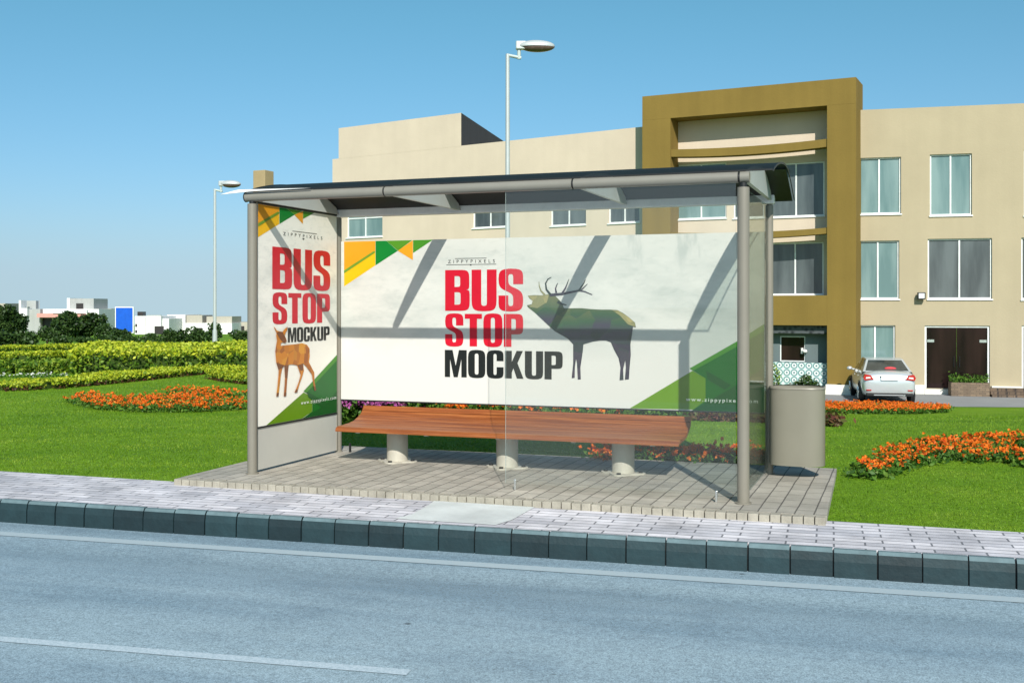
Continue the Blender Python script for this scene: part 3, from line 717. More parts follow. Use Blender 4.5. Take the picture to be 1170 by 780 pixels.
# ribs
lo = 2.402
def rib(u, v0=.035, v1=1.46):
    up = [(v, z - .020) for v, z in pr if v0 - .001 <= v <= v1]
    poly = [(v0, lo)] + [(v1 + .03, lo)] + list(reversed(up))
    MB().prism(poly, 'x', u - .016, u + .016).build('roof_rib', M_rib, sh)
for u in (.02, j1 + .05, j2 + .05, SL + .022): rib(u)
# left end panel: frame, poster, pale lower panel
for v0_ in (.044, SD - .054): MB().box(-.012, .012, v0_, v0_ + .022, .02, 2.40).build('panel_frame', M_post, sh)
MB().box(-.006, .006, .066, SD - .054, .02, .388).build('lower_panel', M_panel, sh)
for z0_, z1_ in ((.389, .402), (2.386, 2.428)): MB().box(-.014, .014, .066, SD - .054, z0_, z1_).build('panel_bar', M_dark, sh)
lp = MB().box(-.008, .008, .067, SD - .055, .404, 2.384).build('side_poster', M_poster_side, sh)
# right end panel: tinted glass
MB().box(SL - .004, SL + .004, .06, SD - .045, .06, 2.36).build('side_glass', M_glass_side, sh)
# front screen of clear glass on the right half
gu0 = u_at(578)
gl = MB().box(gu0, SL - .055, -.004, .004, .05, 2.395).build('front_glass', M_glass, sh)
mb = MB()
mb.box(gu0 - .0018, gu0 - .0005, -.004, .004, .05, 2.395)
mb.build('polished_glass_edge', mat('glass_edge_green', (0.35, 0.42, 0.40), 0.3), gl)
for u in (gu0 + .08, SL - .20):
    MB().box(u - .008, u + .008, -.014, .014, .0, .085).build('glass_clip', M_steel, gl, bevel=.003)
# back poster
bz0, bz1 = .535, 2.13
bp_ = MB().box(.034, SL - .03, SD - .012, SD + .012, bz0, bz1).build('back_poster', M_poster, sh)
MB().box(.032, SL - .028, SD - .016, SD + .016, bz0 - .012, bz0 - .001).build('poster_rail', M_dark, bp_)
MB().box(.122, .138, SD - .01, SD + .01, 0, .09).build('floor_clip', M_dark, sh)

# ---- print on the posters: flat shapes a millimetre or two proud of the sheet
def on_back(px, py):
    k = (px - 585) / F; vv = SD - .012
    u = u_at(px, vv); Y = SO.y + sv.y * vv + su.y * u
    return (u, EYE - (py - HZ) * Y / F)
def on_side(px, py):
    k = (px - 585) / F
    v = (k * SO.y - SO.x) / (sv.x - k * sv.y); Y = SO.y + sv.y * v
    return (v, EYE - (py - HZ) * Y / F)
def back_poly(poly, layer, mb, mi=0, holes=()):
    loops = [[Vector((u, z, 0)) for u, z in poly]] + [[Vector((u, z, 0)) for u, z in h] for h in holes]
    tri = tessellate_polygon(loops); flat = [p for l in loops for p in l]
    y = SD - .012 - .0012 * layer
    mb.add([(p.x, y, p.y) for p in flat], [tuple(t) for t in tri], mi)
def side_poly(poly, layer, mb, mi=0, holes=()):
    loops = [[Vector((u, z, 0)) for u, z in poly]] + [[Vector((u, z, 0)) for u, z in h] for h in holes]
    tri = tessellate_polygon(loops); flat = [p for l in loops for p in l]
    x = .008 + .0012 * layer
    mb.add([(x, p.x, p.y) for p in flat], [tuple(t) for t in tri], mi)
def clampb(p): return (min(max(p[0], .036), SL - .032), min(max(p[1], bz0 + .002), bz1 - .002))
def clamps(p): return (min(max(p[0], .069), SD - .057), min(max(p[1], .406), 2.382))

def rounded(pts, k=5):
    """pts: (x,y[,r]) -> outline with rounded corners"""
    out = []; n = len(pts)
    for i in range(n):
        p = pts[i]; r = p[2] if len(p) > 2 else 0
        P = Vector(p[:2])
        if r <= 0: out.append((P.x, P.y)); continue
        a = Vector(pts[i - 1][:2]) - P; b = Vector(pts[(i + 1) % n][:2]) - P
        r1 = min(r, a.length * .5); r2 = min(r, b.length * .5); rr = min(r1, r2) if abs(r1 - r2) < 1e-9 else None
        A = P + a.normalized() * r1; B = P + b.normalized() * r2
        for j in range(k + 1):
            t = j / k
            q = A * (1 - t) ** 2 + P * (2 * t * (1 - t)) + B * t * t
            q2 = q + (P - q) * .18 * math.sin(math.pi * t)
            out.append((q2.x, q2.y))
    return out
s_, t_ = .232, .15
def glyphs():
    g = {}
    w = .60
    g['B'] = (w, rounded([(0, 0), (w, 0, .20), (w, .50, .15), (w - .09, .515), (w - .01, .53, .13), (w - .01, 1, .19), (0, 1)]),
              [rounded([(s_, t_), (w - s_ + .01, t_, .07), (w - s_ + .01, .455, .07), (s_, .455)]), rounded([(s_, .585), (w - s_, .585, .07), (w - s_, 1 - t_, .07), (s_, 1 - t_)])])
    g['U'] = (w, rounded([(0, 1), (0, -.01, .26), (w, -.01, .26), (w, 1), (w - s_, 1), (w - s_, .12, .09), (s_, .12, .09), (s_, 1)]), [])
    w = .58
    g['S'] = (w, rounded([(w, .64), (w, 1.015, .28), (0, 1.015, .28), (0, .56, .2), (w - s_, .40, .12), (w - s_, .115, .10), (s_, .115, .10), (s_, .37), (0, .37),
                          (0, -.015, .28), (w, -.015, .28), (w, .46, .2), (s_, .62, .12), (s_, .885, .10), (w - s_, .885, .10), (w - s_, .64)]), [])
    w = .54
    g['T'] = (w, [(w / 2 - s_ / 2, 0), (w / 2 + s_ / 2, 0), (w / 2 + s_ / 2, .85), (w, .85), (w, 1), (0, 1), (0, .85), (w / 2 - s_ / 2, .85)], [])
    w = .59
    g['O'] = (w, rounded([(0, -.015, .27), (w, -.015, .27), (w, 1.015, .27), (0, 1.015, .27)]), [rounded([(s_, .115, .10), (w - s_, .115, .10), (w - s_, .885, .10), (s_, .885, .10)])])
    g['P'] = (w, rounded([(0, 0), (s_, 0), (s_, .38), (w, .38, .20), (w, 1, .20), (0, 1)]), [rounded([(s_, .515), (w - s_ + .01, .515, .07), (w - s_ + .01, 1 - t_, .07), (s_, 1 - t_)])])
    g['M'] = (.76, [(0, 0), (0, 1), (.27, 1), (.38, .42), (.49, 1), (.76, 1), (.76, 0), (.575, 0), (.575, .66), (.45, 0), (.31, 0), (.185, .66), (.185, 0)], [])
    g['C'] = (.57, rounded([(.57, .62), (.57, 1.015, .27), (0, 1.015, .27), (0, -.015, .27), (.57, -.015, .27), (.57, .40), (.57 - s_, .40), (.57 - s_, .115, .10), (s_, .115, .10), (s_, .885, .10), (.57 - s_, .885, .10), (.57 - s_, .62)]), [])
    g['K'] = (.62, [(0, 0), (0, 1), (s_, 1), (s_, .60), (.39, 1), (.60, 1), (.42, .56), (.62, 0), (.40, 0), (.285, .37), (s_, .22), (s_, 0)], [])
    return g
GL = glyphs()
def word(text, x0, x1, z0, z1, layer, mb, fn, mi=0, gap=.045):
    W = sum(GL[c][0] for c in text) + gap * (len(text) - 1)
    sx = (x1 - x0) / W; sz = z1 - z0; x = 0
    for c in text:
        w_, o_, hs = GL[c]
        f = lambda p: (x0 + (x + p[0]) * sx, z0 + p[1] * sz)
        fn([f(p) for p in o_], layer, mb, mi, [[f(p) for p in h] for h in hs]); x += w_ + gap
def small_text(text, x0, x1, z0, z1, layer, parent, m, place, spacing=1.6, name='small_lettering'):
    cu = bpy.data.curves.new('tmp', 'FONT'); cu.body = text; cu.space_character = spacing; cu.resolution_u = 3
    o = bpy.data.objects.new('tmp', cu); COL.objects.link(o)
    dg = bpy.context.evaluated_depsgraph_get(); dg.update()
    me = bpy.data.meshes.new_from_object(o.evaluated_get(dg))
    vs_ = [v.co.copy() for v in me.vertices]; fs_ = [tuple(p.vertices) for p in me.polygons]
    xa, xb = min(v.x for v in vs_), max(v.x for v in vs_); ya, yb = min(v.y for v in vs_), max(v.y for v in vs_)
    mb = MB()
    mb.add([place(x0 + (v.x - xa) / (xb - xa) * (x1 - x0), z0 + (v.y - ya) / (yb - ya) * (z1 - z0), layer) for v in vs_], fs_)
    bpy.data.objects.remove(o); bpy.data.curves.remove(cu); bpy.data.meshes.remove(me)
    return mb.build(name, m, parent)
pl_back = lambda u, z, l: (u, SD - .012 - .0012 * l, z)
pl_side = lambda v, z, l: (.008 + .0012 * l, v, z)

# back poster artwork
Z2 = lambda x, y: (390 + x / 5.571, 260 + y / 5.571)
def art(parent, items, conv, clampf, fn, name):
    mb = MB(); keys = []
    for key, layer, pts in items:
        if key not in keys: keys.append(key)
        fn([clampf(conv(*p)) for p in pts], layer, mb, keys.index(key))
    return mb.build(name, [M_print[k] for k in keys], parent)
art(bp_, [('yellow', 1, [Z2(*p) for p in ((18, 88), (217, 84), (217, 240), (18, 374))]),
          ('amber', 2, [Z2(*p) for p in ((18, 88), (217, 84), (217, 148), (18, 268))]),
          ('olive', 3, [Z2(*p) for p in ((18, 272), (206, 150), (217, 154), (210, 164), (18, 292))]),
          ('deep_green', 1, [Z2(*p) for p in ((218, 84), (285, 84), (360, 148), (218, 240))]),
          ('mid_green', 1, [Z2(*p) for p in ((286, 82), (452, 80), (361, 147))]),
          ('amber', 2, [Z2(*p) for p in ((456, 80), (360, 148), (456, 207))]),
          ('leaf_green', 1, [Z2(*p) for p in ((457, 78), (584, 74), (457, 162))])], on_back, clampb, back_poly, 'corner_triangles')
Z6 = lambda x, y: (700 + x / 6, 360 + y / 6)
art(bp_, [('lime', 1, [Z6(*p) for p in ((118, 644), (548, 380), (637, 432), (637, 585), (555, 646))]),
          ('forest_green', 2, [Z6(*p) for p in ((527, 365), (858, 176), (1060, 60), (1060, 700), (545, 660), (637, 585), (637, 432))]),
          ('leaf_green', 3, [Z6(*p) for p in ((527, 365), (858, 176), (1060, 60), (1060, 108), (858, 212), (552, 380))]),
          ('shade_green', 3, [Z6(*p) for p in ((545, 655), (850, 478), (1060, 360), (1060, 700))]),
          ('shade_green', 4, [Z6(*p) for p in ((640, 378), (815, 480), (770, 512), (650, 440))])], on_back, clampb, back_poly, 'corner_triangles')
def rect_on(conv, a, b): p = conv(*a); q = conv(*b); return p[0], q[0], q[1], p[1]
def mid_rect(conv, l, r, tl, tr, bl, br):
    """left px, right px, top and bottom y at either end"""
    a, b, c, d = conv(l, tl), conv(r, tr), conv(l, bl), conv(r, br)
    return a[0], b[0], (c[1] + d[1]) / 2, (a[1] + b[1]) / 2
mb = MB(); x0, x1, z0, z1 = mid_rect(on_back, 508.7, 597.8, 309, 307, 354.5, 355.5)
word('BUS', x0, x1, z0, z1, 2, mb, back_poly)
x0, x1, z0, z1 = mid_rect(on_back, 508.7, 597.8, 359, 358, 395, 396.5); word('STOP', x0, x1, z0, z1, 2, mb, back_poly)
x0, x1, z0, z1 = mid_rect(on_back, 508.3, 643, 400, 401, 431, 433); word('MOCKUP', x0, x1, z0, z1, 2, mb, back_poly, 1)
mb.build('headline_lettering', [M_print['red'], M_print['charcoal']], bp_)
x0, x1, z0, z1 = mid_rect(on_back, 512, 565.5, 296.9, 296.4, 300.6, 300.2)
small_text('ZIPPYPIXELS', x0, x1, z0, z1, 2, bp_, M_print['charcoal'], pl_back, 1.9)
mb = MB()
for l, r, y, yy in ((520, 556, 295.0, 294.7), (510, 567, 302.0, 301.8)):
    a, b, c, d = mid_rect(on_back, l, r, y, yy, y + .5, yy + .5); back_poly([(a, c), (b, c), (b, d), (a, d)], 2, mb)
a = on_back(536.3, 301.9); b = on_back(539.7, 301.9); c = on_back(538, 303.4); back_poly([a, b, c], 3, mb)
mb.build('logo_rules', M_print['charcoal'], bp_)
a = on_back(784, 459.4); b = on_back(866, 460.6)
small_text('www.zippypixels.com', a[0], b[0], a[1] + .002, a[1] + .045, 6, bp_, M_print['white'], pl_back, 1.35)
# stag print
Z4 = lambda x, y: (590 + x / 4.5875, 280 + y / 4.5875)
stag = [(60, 265), (90, 262), (130, 263), (172, 257), (200, 262), (228, 290), (240, 305), (250, 330), (290, 331), (340, 330), (390, 335), (440, 338), (490, 338), (530, 340), (560, 356), (585, 374), (622, 405),
        (627, 432), (612, 428), (606, 470), (598, 520), (600, 575), (594, 640), (590, 703), (569, 705), (574, 640), (571, 603), (560, 650), (562, 706), (541, 708), (546, 640), (536, 592), (512, 548), (496, 510),
        (470, 500), (440, 500), (400, 506), (352, 520), (348, 560), (336, 640), (338, 703), (322, 704), (318, 620), (313, 596), (307, 640), (306, 695), (290, 697), (298, 620), (298, 520), (270, 490),
        (235, 470), (200, 450), (165, 418), (130, 385), (95, 352), (60, 325), (56, 315), (80, 310), (86, 292), (70, 280)]
mb = MB(); back_poly([on_back(*Z4(*p)) for p in stag], 2, mb)
back_poly([on_back(*Z4(*p)) for p in ((62, 266), (130, 264), (172, 259), (160, 300), (110, 330), (66, 322), (82, 310), (86, 292))], 3, mb, 1)
back_poly([on_back(*Z4(*p)) for p in ((500, 339), (530, 341), (585, 375), (622, 406), (625, 428), (585, 415), (545, 370))], 3, mb, 1)
back_poly([on_back(*Z4(*p)) for p in ((300, 522), (350, 522), (346, 560), (335, 640), (336, 702), (324, 702), (319, 610), (312, 590), (306, 625), (304, 694), (292, 695), (299, 620))], 3, mb, 2)
back_poly([on_back(*Z4(*p)) for p in ((500, 515), (596, 520), (598, 575), (592, 640), (588, 702), (571, 703), (576, 640), (571, 598), (558, 650), (560, 704), (543, 706), (548, 640), (538, 590), (514, 546))], 3, mb, 2)
def stroke(pts, w0, w1, layer, mi):
    P = [Vector(on_back(*Z4(*p))) for p in pts]; n = len(P); L_, R_ = [], []
    for i, p in enumerate(P):
        d = (P[min(i + 1, n - 1)] - P[max(i - 1, 0)]).normalized(); nn = Vector((-d.y, d.x)); w_ = (w0 + (w1 - w0) * i / (n - 1)) * .5
        L_.append(tuple(p + nn * w_)); R_.append(tuple(p - nn * w_))
    back_poly(L_ + R_[::-1], layer, mb, mi)
stroke([(175, 262), (240, 256), (290, 246), (330, 238), (360, 244), (398, 260)], .028, .008, 3, 2)
stroke([(180, 260), (158, 232), (154, 200), (166, 178), (184, 168)], .022, .006, 4, 3)
stroke([(150, 260), (130, 240), (121, 215), (119, 192)], .018, .005, 4, 1)
stroke([(210, 250), (206, 228), (212, 210), (218, 198)], .018, .005, 4, 2)
stroke([(240, 254), (258, 225), (268, 200), (276, 178)], .020, .005, 4, 2)
stroke([(326, 242), (346, 212), (356, 196), (363, 180)], .018, .005, 4, 3)
stroke([(338, 238), (356, 220), (374, 203)], .014, .005, 5, 2)
stroke([(216, 296), (236, 308), (264, 314)], .030, .008, 4, 3)
mb.build('stag_picture', [M_stag, M_stag_tan, M_stag_dusk, mat('antler_print', lin((28, 44, 42)), .35)], bp_)

# side poster artwork
ZA = lambda x, y: (240 + x / 6.5, 180 + y / 6.5)
art(lp, [('yellow', 1, [ZA(*p) for p in ((350, 300), (507, 340), (507, 494), (350, 592))]),
         ('amber', 2, [ZA(*p) for p in ((350, 300), (507, 340), (507, 412), (350, 490))]),
         ('olive', 3, [ZA(*p) for p in ((350, 488), (496, 402), (507, 408), (500, 420), (350, 512))]),
         ('deep_green', 1, [ZA(*p) for p in ((509, 340), (562, 350), (622, 425), (509, 494))]),
         ('mid_green', 1, [ZA(*p) for p in ((564, 350), (680, 374), (622, 424))]),
         ('amber', 2, [ZA(*p) for p in ((683, 380), (620, 426), (683, 494))]),
         ('leaf_green', 1, [ZA(*p) for p in ((685, 375), (768, 396), (685, 456))])], on_side, clamps, side_poly, 'corner_triangles')
ZB = lambda x, y: (290 + x / 5.57, 360 + y / 5.57)
art(lp, [('lime', 1, [ZB(*p) for p in ((75, 738), (312, 490), (366, 520), (366, 612), (300, 705), (120, 760))]),
         ('forest_green', 2, [ZB(*p) for p in ((310, 484), (552, 250), (552, 690), (306, 712), (366, 612), (366, 518))]),
         ('leaf_green', 3, [ZB(*p) for p in ((310, 484), (552, 250), (552, 284), (330, 492))]),
         ('shade_green', 3, [ZB(*p) for p in ((300, 712), (450, 570), (552, 478), (552, 690))]),
         ('shade_green', 4, [ZB(*p) for p in ((330, 484), (460, 556), (430, 590), (340, 520))])], on_side, clamps, side_poly, 'corner_triangles')
mb = MB()
x0, x1, z0, z1 = mid_rect(on_side, 310, 376.3, 279.8, 289.5, 328.8, 333.2); word('BUS', x0, x1, z0, z1, 2, mb, side_poly)
x0, x1, z0, z1 = mid_rect(on_side, 310.3, 376, 332.4, 337.5, 368.6, 369.6); word('STOP', x0, x1, z0, z1, 2, mb, side_poly)
x0, x1, z0, z1 = mid_rect(on_side, 327.8, 375.6, 372.8, 374.2, 390.2, 389.2); word('MOCKUP', x0, x1, z0, z1, 2, mb, side_poly, 1)
mb.build('headline_lettering', [M_print['red'], M_print['charcoal']], lp)
x0, x1, z0, z1 = mid_rect(on_side, 322.5, 367.3, 264.8, 270.6, 268.6, 274.2)
small_text('ZIPPYPIXELS', x0, x1, z0, z1, 2, lp, M_print['charcoal'], pl_side, 1.9)
mb = MB()
a, b, c, d = mid_rect(on_side, 333, 361, 263.4, 267.3, 263.9, 267.8); side_poly([(a, c), (b, c), (b, d), (a, d)], 2, mb)
side_poly([on_side(344, 272.2), on_side(347, 272.4), on_side(345.5, 274)], 3, mb)
mb.build('logo_rules', M_print['charcoal'], lp)
a = on_side(342.5, 477.0); b = on_side(382.5, 472.0)
small_text('www.zippypixels.com', a[0], b[0], .53, .575, 6, lp, M_print['white'], pl_side, 1.35)
deer = [(117, 70), (130, 84), (139, 98), (152, 102), (175, 106), (190, 86), (207, 73), (204, 95), (194, 112), (188, 128), (196, 146), (202, 165), (192, 178), (172, 172), (164, 180), (163, 195), (200, 190), (250, 185),
        (300, 178), (330, 188), (347, 212), (348, 262), (342, 296), (358, 328), (377, 365), (378, 420), (389, 476), (377, 481), (368, 420), (361, 376), (326, 326), (306, 306), (311, 350), (300, 390), (282, 440), (268, 490),
        (250, 493), (268, 450), (279, 420), (290, 380), (268, 318), (235, 312), (213, 315), (209, 360), (205, 400), (197, 514), (182, 515), (188, 440), (190, 400), (186, 320), (173, 336), (164, 380), (160, 420), (148, 515), (134, 517), (142, 450),
        (147, 400), (150, 350), (134, 300), (128, 230), (134, 190), (139, 160), (134, 132), (136, 112)]
mb = MB(); side_poly([on_side(*ZB(*p)) for p in deer], 5, mb)
for pts in (((136, 112), (152, 104), (175, 107), (186, 128), (200, 164), (190, 176), (172, 168), (150, 140)), ((134, 300), (150, 348), (173, 334), (186, 318), (160, 310)),
            ((186, 320), (213, 315), (208, 360), (205, 400), (190, 400)), ((250, 493), (268, 490), (272, 472), (258, 472)), ((377, 481), (389, 476), (384, 452), (374, 452)), ((134, 517), (148, 515), (151, 492), (137, 494)), ((182, 515), (197, 514), (199, 490), (184, 490)), ((306, 306), (270, 318), (290, 352), (305, 350))):
    side_poly([on_side(*ZB(*p)) for p in pts], 6, mb, 1)
mb.build('deer_picture', [M_deer, mat('deer_shade_print', lin((112, 62, 22)), .35, var=.2, scale=20)], lp)

# ------------------------------------------------------------------ bench
bn = thing('bench', 'long red-brown slatted wooden bench with curved back on three round pedestals', 'bench', (*SO, 0), SROT)
ub0, ub1 = .385, 3.63
sp = [(.79, .300), (.795, .328), (.83, .345), (.95, .350), (1.08, .358), (1.18, .376), (1.26, .405), (1.32, .445), (1.365, .500)]
seatp = arc(sp, 5)
# slats: cut the curved profile into strips
def along(ps):
    d = [0]
    for a, b in zip(ps, ps[1:]): d.append(d[-1] + math.dist(a, b))
    return d
dd = along(seatp); TOT = dd[-1]
def prof_at(t):
    t = max(0, min(TOT, t))
    for i in range(len(dd) - 1):
        if dd[i + 1] >= t:
            k = (t - dd[i]) / max(1e-9, dd[i + 1] - dd[i])
            p = lerp(seatp[i], seatp[i + 1], k); dx = seatp[i + 1][0] - seatp[i][0]; dz = seatp[i + 1][1] - seatp[i][1]
            l = math.hypot(dx, dz); return p, (-dz / l, dx / l)
mb = MB(); NS = 11
for i in range(NS):
    a, b = TOT * i / NS + .0022, TOT * (i + 1) / NS - .0022
    top, bot = [], []
    for k in range(5):
        p, nn = prof_at(a + (b - a) * k / 4)
        top.append(p); bot.append((p[0] - nn[0] * .030, p[1] - nn[1] * .030))
    j = random.uniform(-.002, .002)
    mb.prism(top + bot[::-1], 'x', ub0 + j, ub1 + j)
mb.build('seat', M_wood, bn, bevel=.0025)
for u in (.6, 1.3, 2.0, 2.7, 3.4):
    mb = MB()
    top, bot = [], []
    for k in range(12):
        p, nn = prof_at(.05 + (TOT - .09) * k / 11)
        top.append((p[0] - nn[0] * .031, p[1] - nn[1] * .031)); bot.append((p[0] - nn[0] * .055, p[1] - nn[1] * .055))
    mb.prism(top + bot[::-1], 'x', u - .02, u + .02)
    mb.build('seat_bracket', M_ped, bn)
for (u, v) in ((.87, 1.12), (1.985, 1.115), (3.07, 1.13)):
    o = MB().cyl((u, v, .014), (u, v, .325), .100, n=32).build('pedestal', M_ped, bn)
    mb = MB()
    pts = [(u + .17 * math.cos(2 * math.pi * k / 40) * (1 + .18 * math.cos(8 * math.pi * k / 40)), v + .17 * math.sin(2 * math.pi * k / 40) * (1 + .18 * math.cos(8 * math.pi * k / 40))) for k in range(40)]
    mb.prism(pts, 'z', .001, .014); mb.build('base_flange', M_ped, o)
    for k in range(4):
        a = k * math.pi / 2; cx, cy = u + .158 * math.cos(a), v + .158 * math.sin(a)
        MB().cyl((cx, cy, .014), (cx, cy, .026), .020, n=6).build('bolt_head', M_dark, o)

# ------------------------------------------------------------------ litter bin beside the right rear post
bx, by = at(911, 500, 9.42)[0], 9.42
bu, bv = to_sh((bx, by))
lb = thing('litter_bin', 'warm grey oval metal litter bin fixed to a rear shelter post', 'litter bin', (*SO, 0), SROT)
def oval(rx, ry, e=2.9, n=56, cu=bu, cv=bv):
    out = []
    for k in range(n):
        a = 2 * math.pi * k / n; c, s = math.cos(a), math.sin(a)
        out.append((cu + rx * math.copysign(abs(c) ** (2 / e), c), cv + ry * math.copysign(abs(s) ** (2 / e), s)))
    return out
o1, o2 = oval(.232, .16), oval(.222, .150)
zb, zt = .105, .775
n = len(o1); mb = MB()
mb.add([(*p, zb) for p in o1] + [(*p, zt) for p in o1], [(k, (k + 1) % n, n + (k + 1) % n, n + k) for k in range(n)], 0, True)
mb.add([(*p, zt) for p in o2] + [(*p, zb + .02) for p in o2], [(k, (k + 1) % n, n + (k + 1) % n, n + k) for k in range(n)], 0, True)
mb.add([(*p, zt) for p in o1] + [(*p, zt) for p in o2], [(k, (k + 1) % n, n + (k + 1) % n, n + k) for k in range(n)], 0)
mb.add([(*p, zb) for p in o1], [tuple(range(n))]); mb.add([(*p, zb + .02) for p in o2], [tuple(range(n))])
mb.build('bin_body', M_bin, lb)
mb = MB(); r1, r2 = oval(.236, .164), oval(.224, .152)
mb.add([(*p, zt - .014) for p in r1] + [(*p, zt + .006) for p in r1] + [(*p, zt + .006) for p in r2], [(k, (k + 1) % n, n + (k + 1) % n, n + k) for k in range(n)] + [(n + k, n + (k + 1) % n, 2 * n + (k + 1) % n, 2 * n + k) for k in range(n)], 0, True)
mb.build('rim', M_post, lb)
for z in (.22, .66): MB().box(SL + .03, bu - .19, bv - .02, bv + .02, z - .02, z + .02).build('bracket', M_dark, lb)
# tan square pillar behind the left end of the roof
px_, py_ = 12.75 * (301 - 585) / F, 12.75
mb = MB(); zt = EYE + (351 - 195.5) * 12.75 / F
mb.box(px_ - .085, px_ + .085, py_ - .085, py_ + .085, -.1, zt)
M_tan = mat('tan_stone_pillar', (0.33, 0.255, 0.135), 0.8, 0.2, 0, 0.12, 3, .1)
o = mb.build('pillar', M_tan, origin=(px_, py_, -.06), bevel=.006); o.rotation_euler = (0, 0, R(-24))
tag(o, 'tan square pillar whose top shows above one end of the shelter roof', 'pillar')

# ------------------------------------------------------------------ street lamps
M_lampw = mat('galvanised_pole', (0.44, 0.47, 0.47), 0.4, 0.5, 0.2, 0.06, 2)
M_lampg = mat('grey_lamp_housing', (0.40, 0.46, 0.45), 0.5, 0.4, 0, 0.1, 4)
M_lens = mat('smoky_lamp_lens', (0.11, 0.075, 0.065), 0.2, 0.5, 0, 0.25, 9)
def lamp(label, px, Y, ytop, s, x_, hx0, hx1):
    k = Y / F
    X = (px - 585) * k; g = Gf(X, Y); zt = EYE + (HZ - ytop) * k
    r = thing('street_lamp', label, 'street lamp', (X, Y, g), 0, 'street lamps')
    h = zt - g
    MB().cyl((0, 0, -.3), (0, 0, h), .075 * s, .055 * s, n=16).build('pole', M_lampw, r)
    MB().cyl((0, 0, .0), (0, 0, .9), .11 * s, .10 * s, n=16).build('pole_base', M_lampw, r)
    ax = hx0 * k
    mb = MB(); mb.cyl((0, 0, h - .03), (ax + .06 * s, 0, h - .11 * s), .045 * s, n=12); mb.cyl((ax, 0, h - .14 * s), (ax, 0, h + .24 * s), .05 * s, n=12)
    mb.build('arm', M_lampg, r)
    L = (hx1 - hx0) * k; cx = ax + L * .5 - .05 * s; cz = h + .22 * s
    hd = MB().ball((cx, 0, cz), L * .5, .20 * s, .16 * s, n=24, m=10, zmin=-.15).build('lamp_head', M_lampw, r)
    MB().ball((cx + .04 * s, 0, cz - .02 * s), L * .46, .185 * s, .15 * s, n=24, m=8, zmax=.05).build('lens', M_lens, hd)
    MB().box(ax - .09 * s, ax + .20 * s, -.10 * s, .10 * s, cz - .1 * s, cz + .13 * s).build('driver_box', M_lampw, hd, bevel=.03 * s)
    return r
lamp('tall grey street lamp rising behind the middle of the shelter roof', 580, 30, 62, 1.0, 0, 13, 56)
lamp('slimmer street lamp standing behind the broad clipped hedge', 245.5, 45, 216, .95, 0, 7, 31)

# ------------------------------------------------------------------ office building
BO = (9.0, 42.0, -1.75)
ob = thing('office_building', 'three storey beige office building with a mustard gold portal behind the shelter', 'building', BO)
class Pl:
    def __init__(s, p0, p1):
        s.p = Vector(p0); d = Vector(p1) - s.p; s.L = d.length; s.d = d.normalized(); s.n = Vector((s.d.y, -s.d.x))  # n faces the camera
    def hit(s, px, py):
        k = (px - 585) / F
        a = (k * s.p.y - s.p.x) / (s.d.x - k * s.d.y); Y = s.p.y + s.d.y * a
        return (a, EYE - (py - HZ) * Y / F)
    def pt(s, a, z, off=0.0):
        q = s.p + s.d * a + s.n * off; return (q.x, q.y, z)
    def box(s, mb, a0, a1, z0, z1, o0, o1, mi=0):
        lo_, hi_ = sorted((o0, o1))
        mb.hexa([s.pt(a0, z0, hi_), s.pt(a1, z0, hi_), s.pt(a1, z0, lo_), s.pt(a0, z0, lo_), s.pt(a0, z1, hi_), s.pt(a1, z1, hi_), s.pt(a1, z1, lo_), s.pt(a0, z1, lo_)], mi)
    def rect(s, x0, x1, y0, y1):
        ym, xm = (y0 + y1) / 2, (x0 + x1) / 2
        a0, a1 = s.hit(x0, ym)[0], s.hit(x1, ym)[0]; z1, z0 = s.hit(xm, y0)[1], s.hit(xm, y1)[1]
        return a0, a1, z0, z1
    def wall(s, mb, a0, a1, z0, z1, holes, depth=.16, mi=0):
        A = sorted({a0, a1, *[h[0] for h in holes], *[h[1] for h in holes]}); Z = sorted({z0, z1, *[h[2] for h in holes], *[h[3] for h in holes]})
        A = [a for a in A if a0 <= a <= a1]; Z = [z for z in Z if z0 <= z <= z1]
        for i in range(len(A) - 1):
            for j in range(len(Z) - 1):
                ca, cz = (A[i] + A[i + 1]) / 2, (Z[j] + Z[j + 1]) / 2
                if any(h[0] < ca < h[1] and h[2] < cz < h[3] for h in holes): continue
                mb.quad(s.pt(A[i], Z[j]), s.pt(A[i + 1], Z[j]), s.pt(A[i + 1], Z[j + 1]), s.pt(A[i], Z[j + 1]), mi)
        for h in holes:
            b0, b1, y0, y1 = h
            mb.quad(s.pt(b0, y0), s.pt(b1, y0), s.pt(b1, y0, -depth), s.pt(b0, y0, -depth), mi); mb.quad(s.pt(b0, y1), s.pt(b0, y1, -depth), s.pt(b1, y1, -depth), s.pt(b1, y1), mi)
            mb.quad(s.pt(b0, y0), s.pt(b0, y0, -depth), s.pt(b0, y1, -depth), s.pt(b0, y1), mi); mb.quad(s.pt(b1, y0), s.pt(b1, y1), s.pt(b1, y1, -depth), s.pt(b1, y0, -depth), mi)
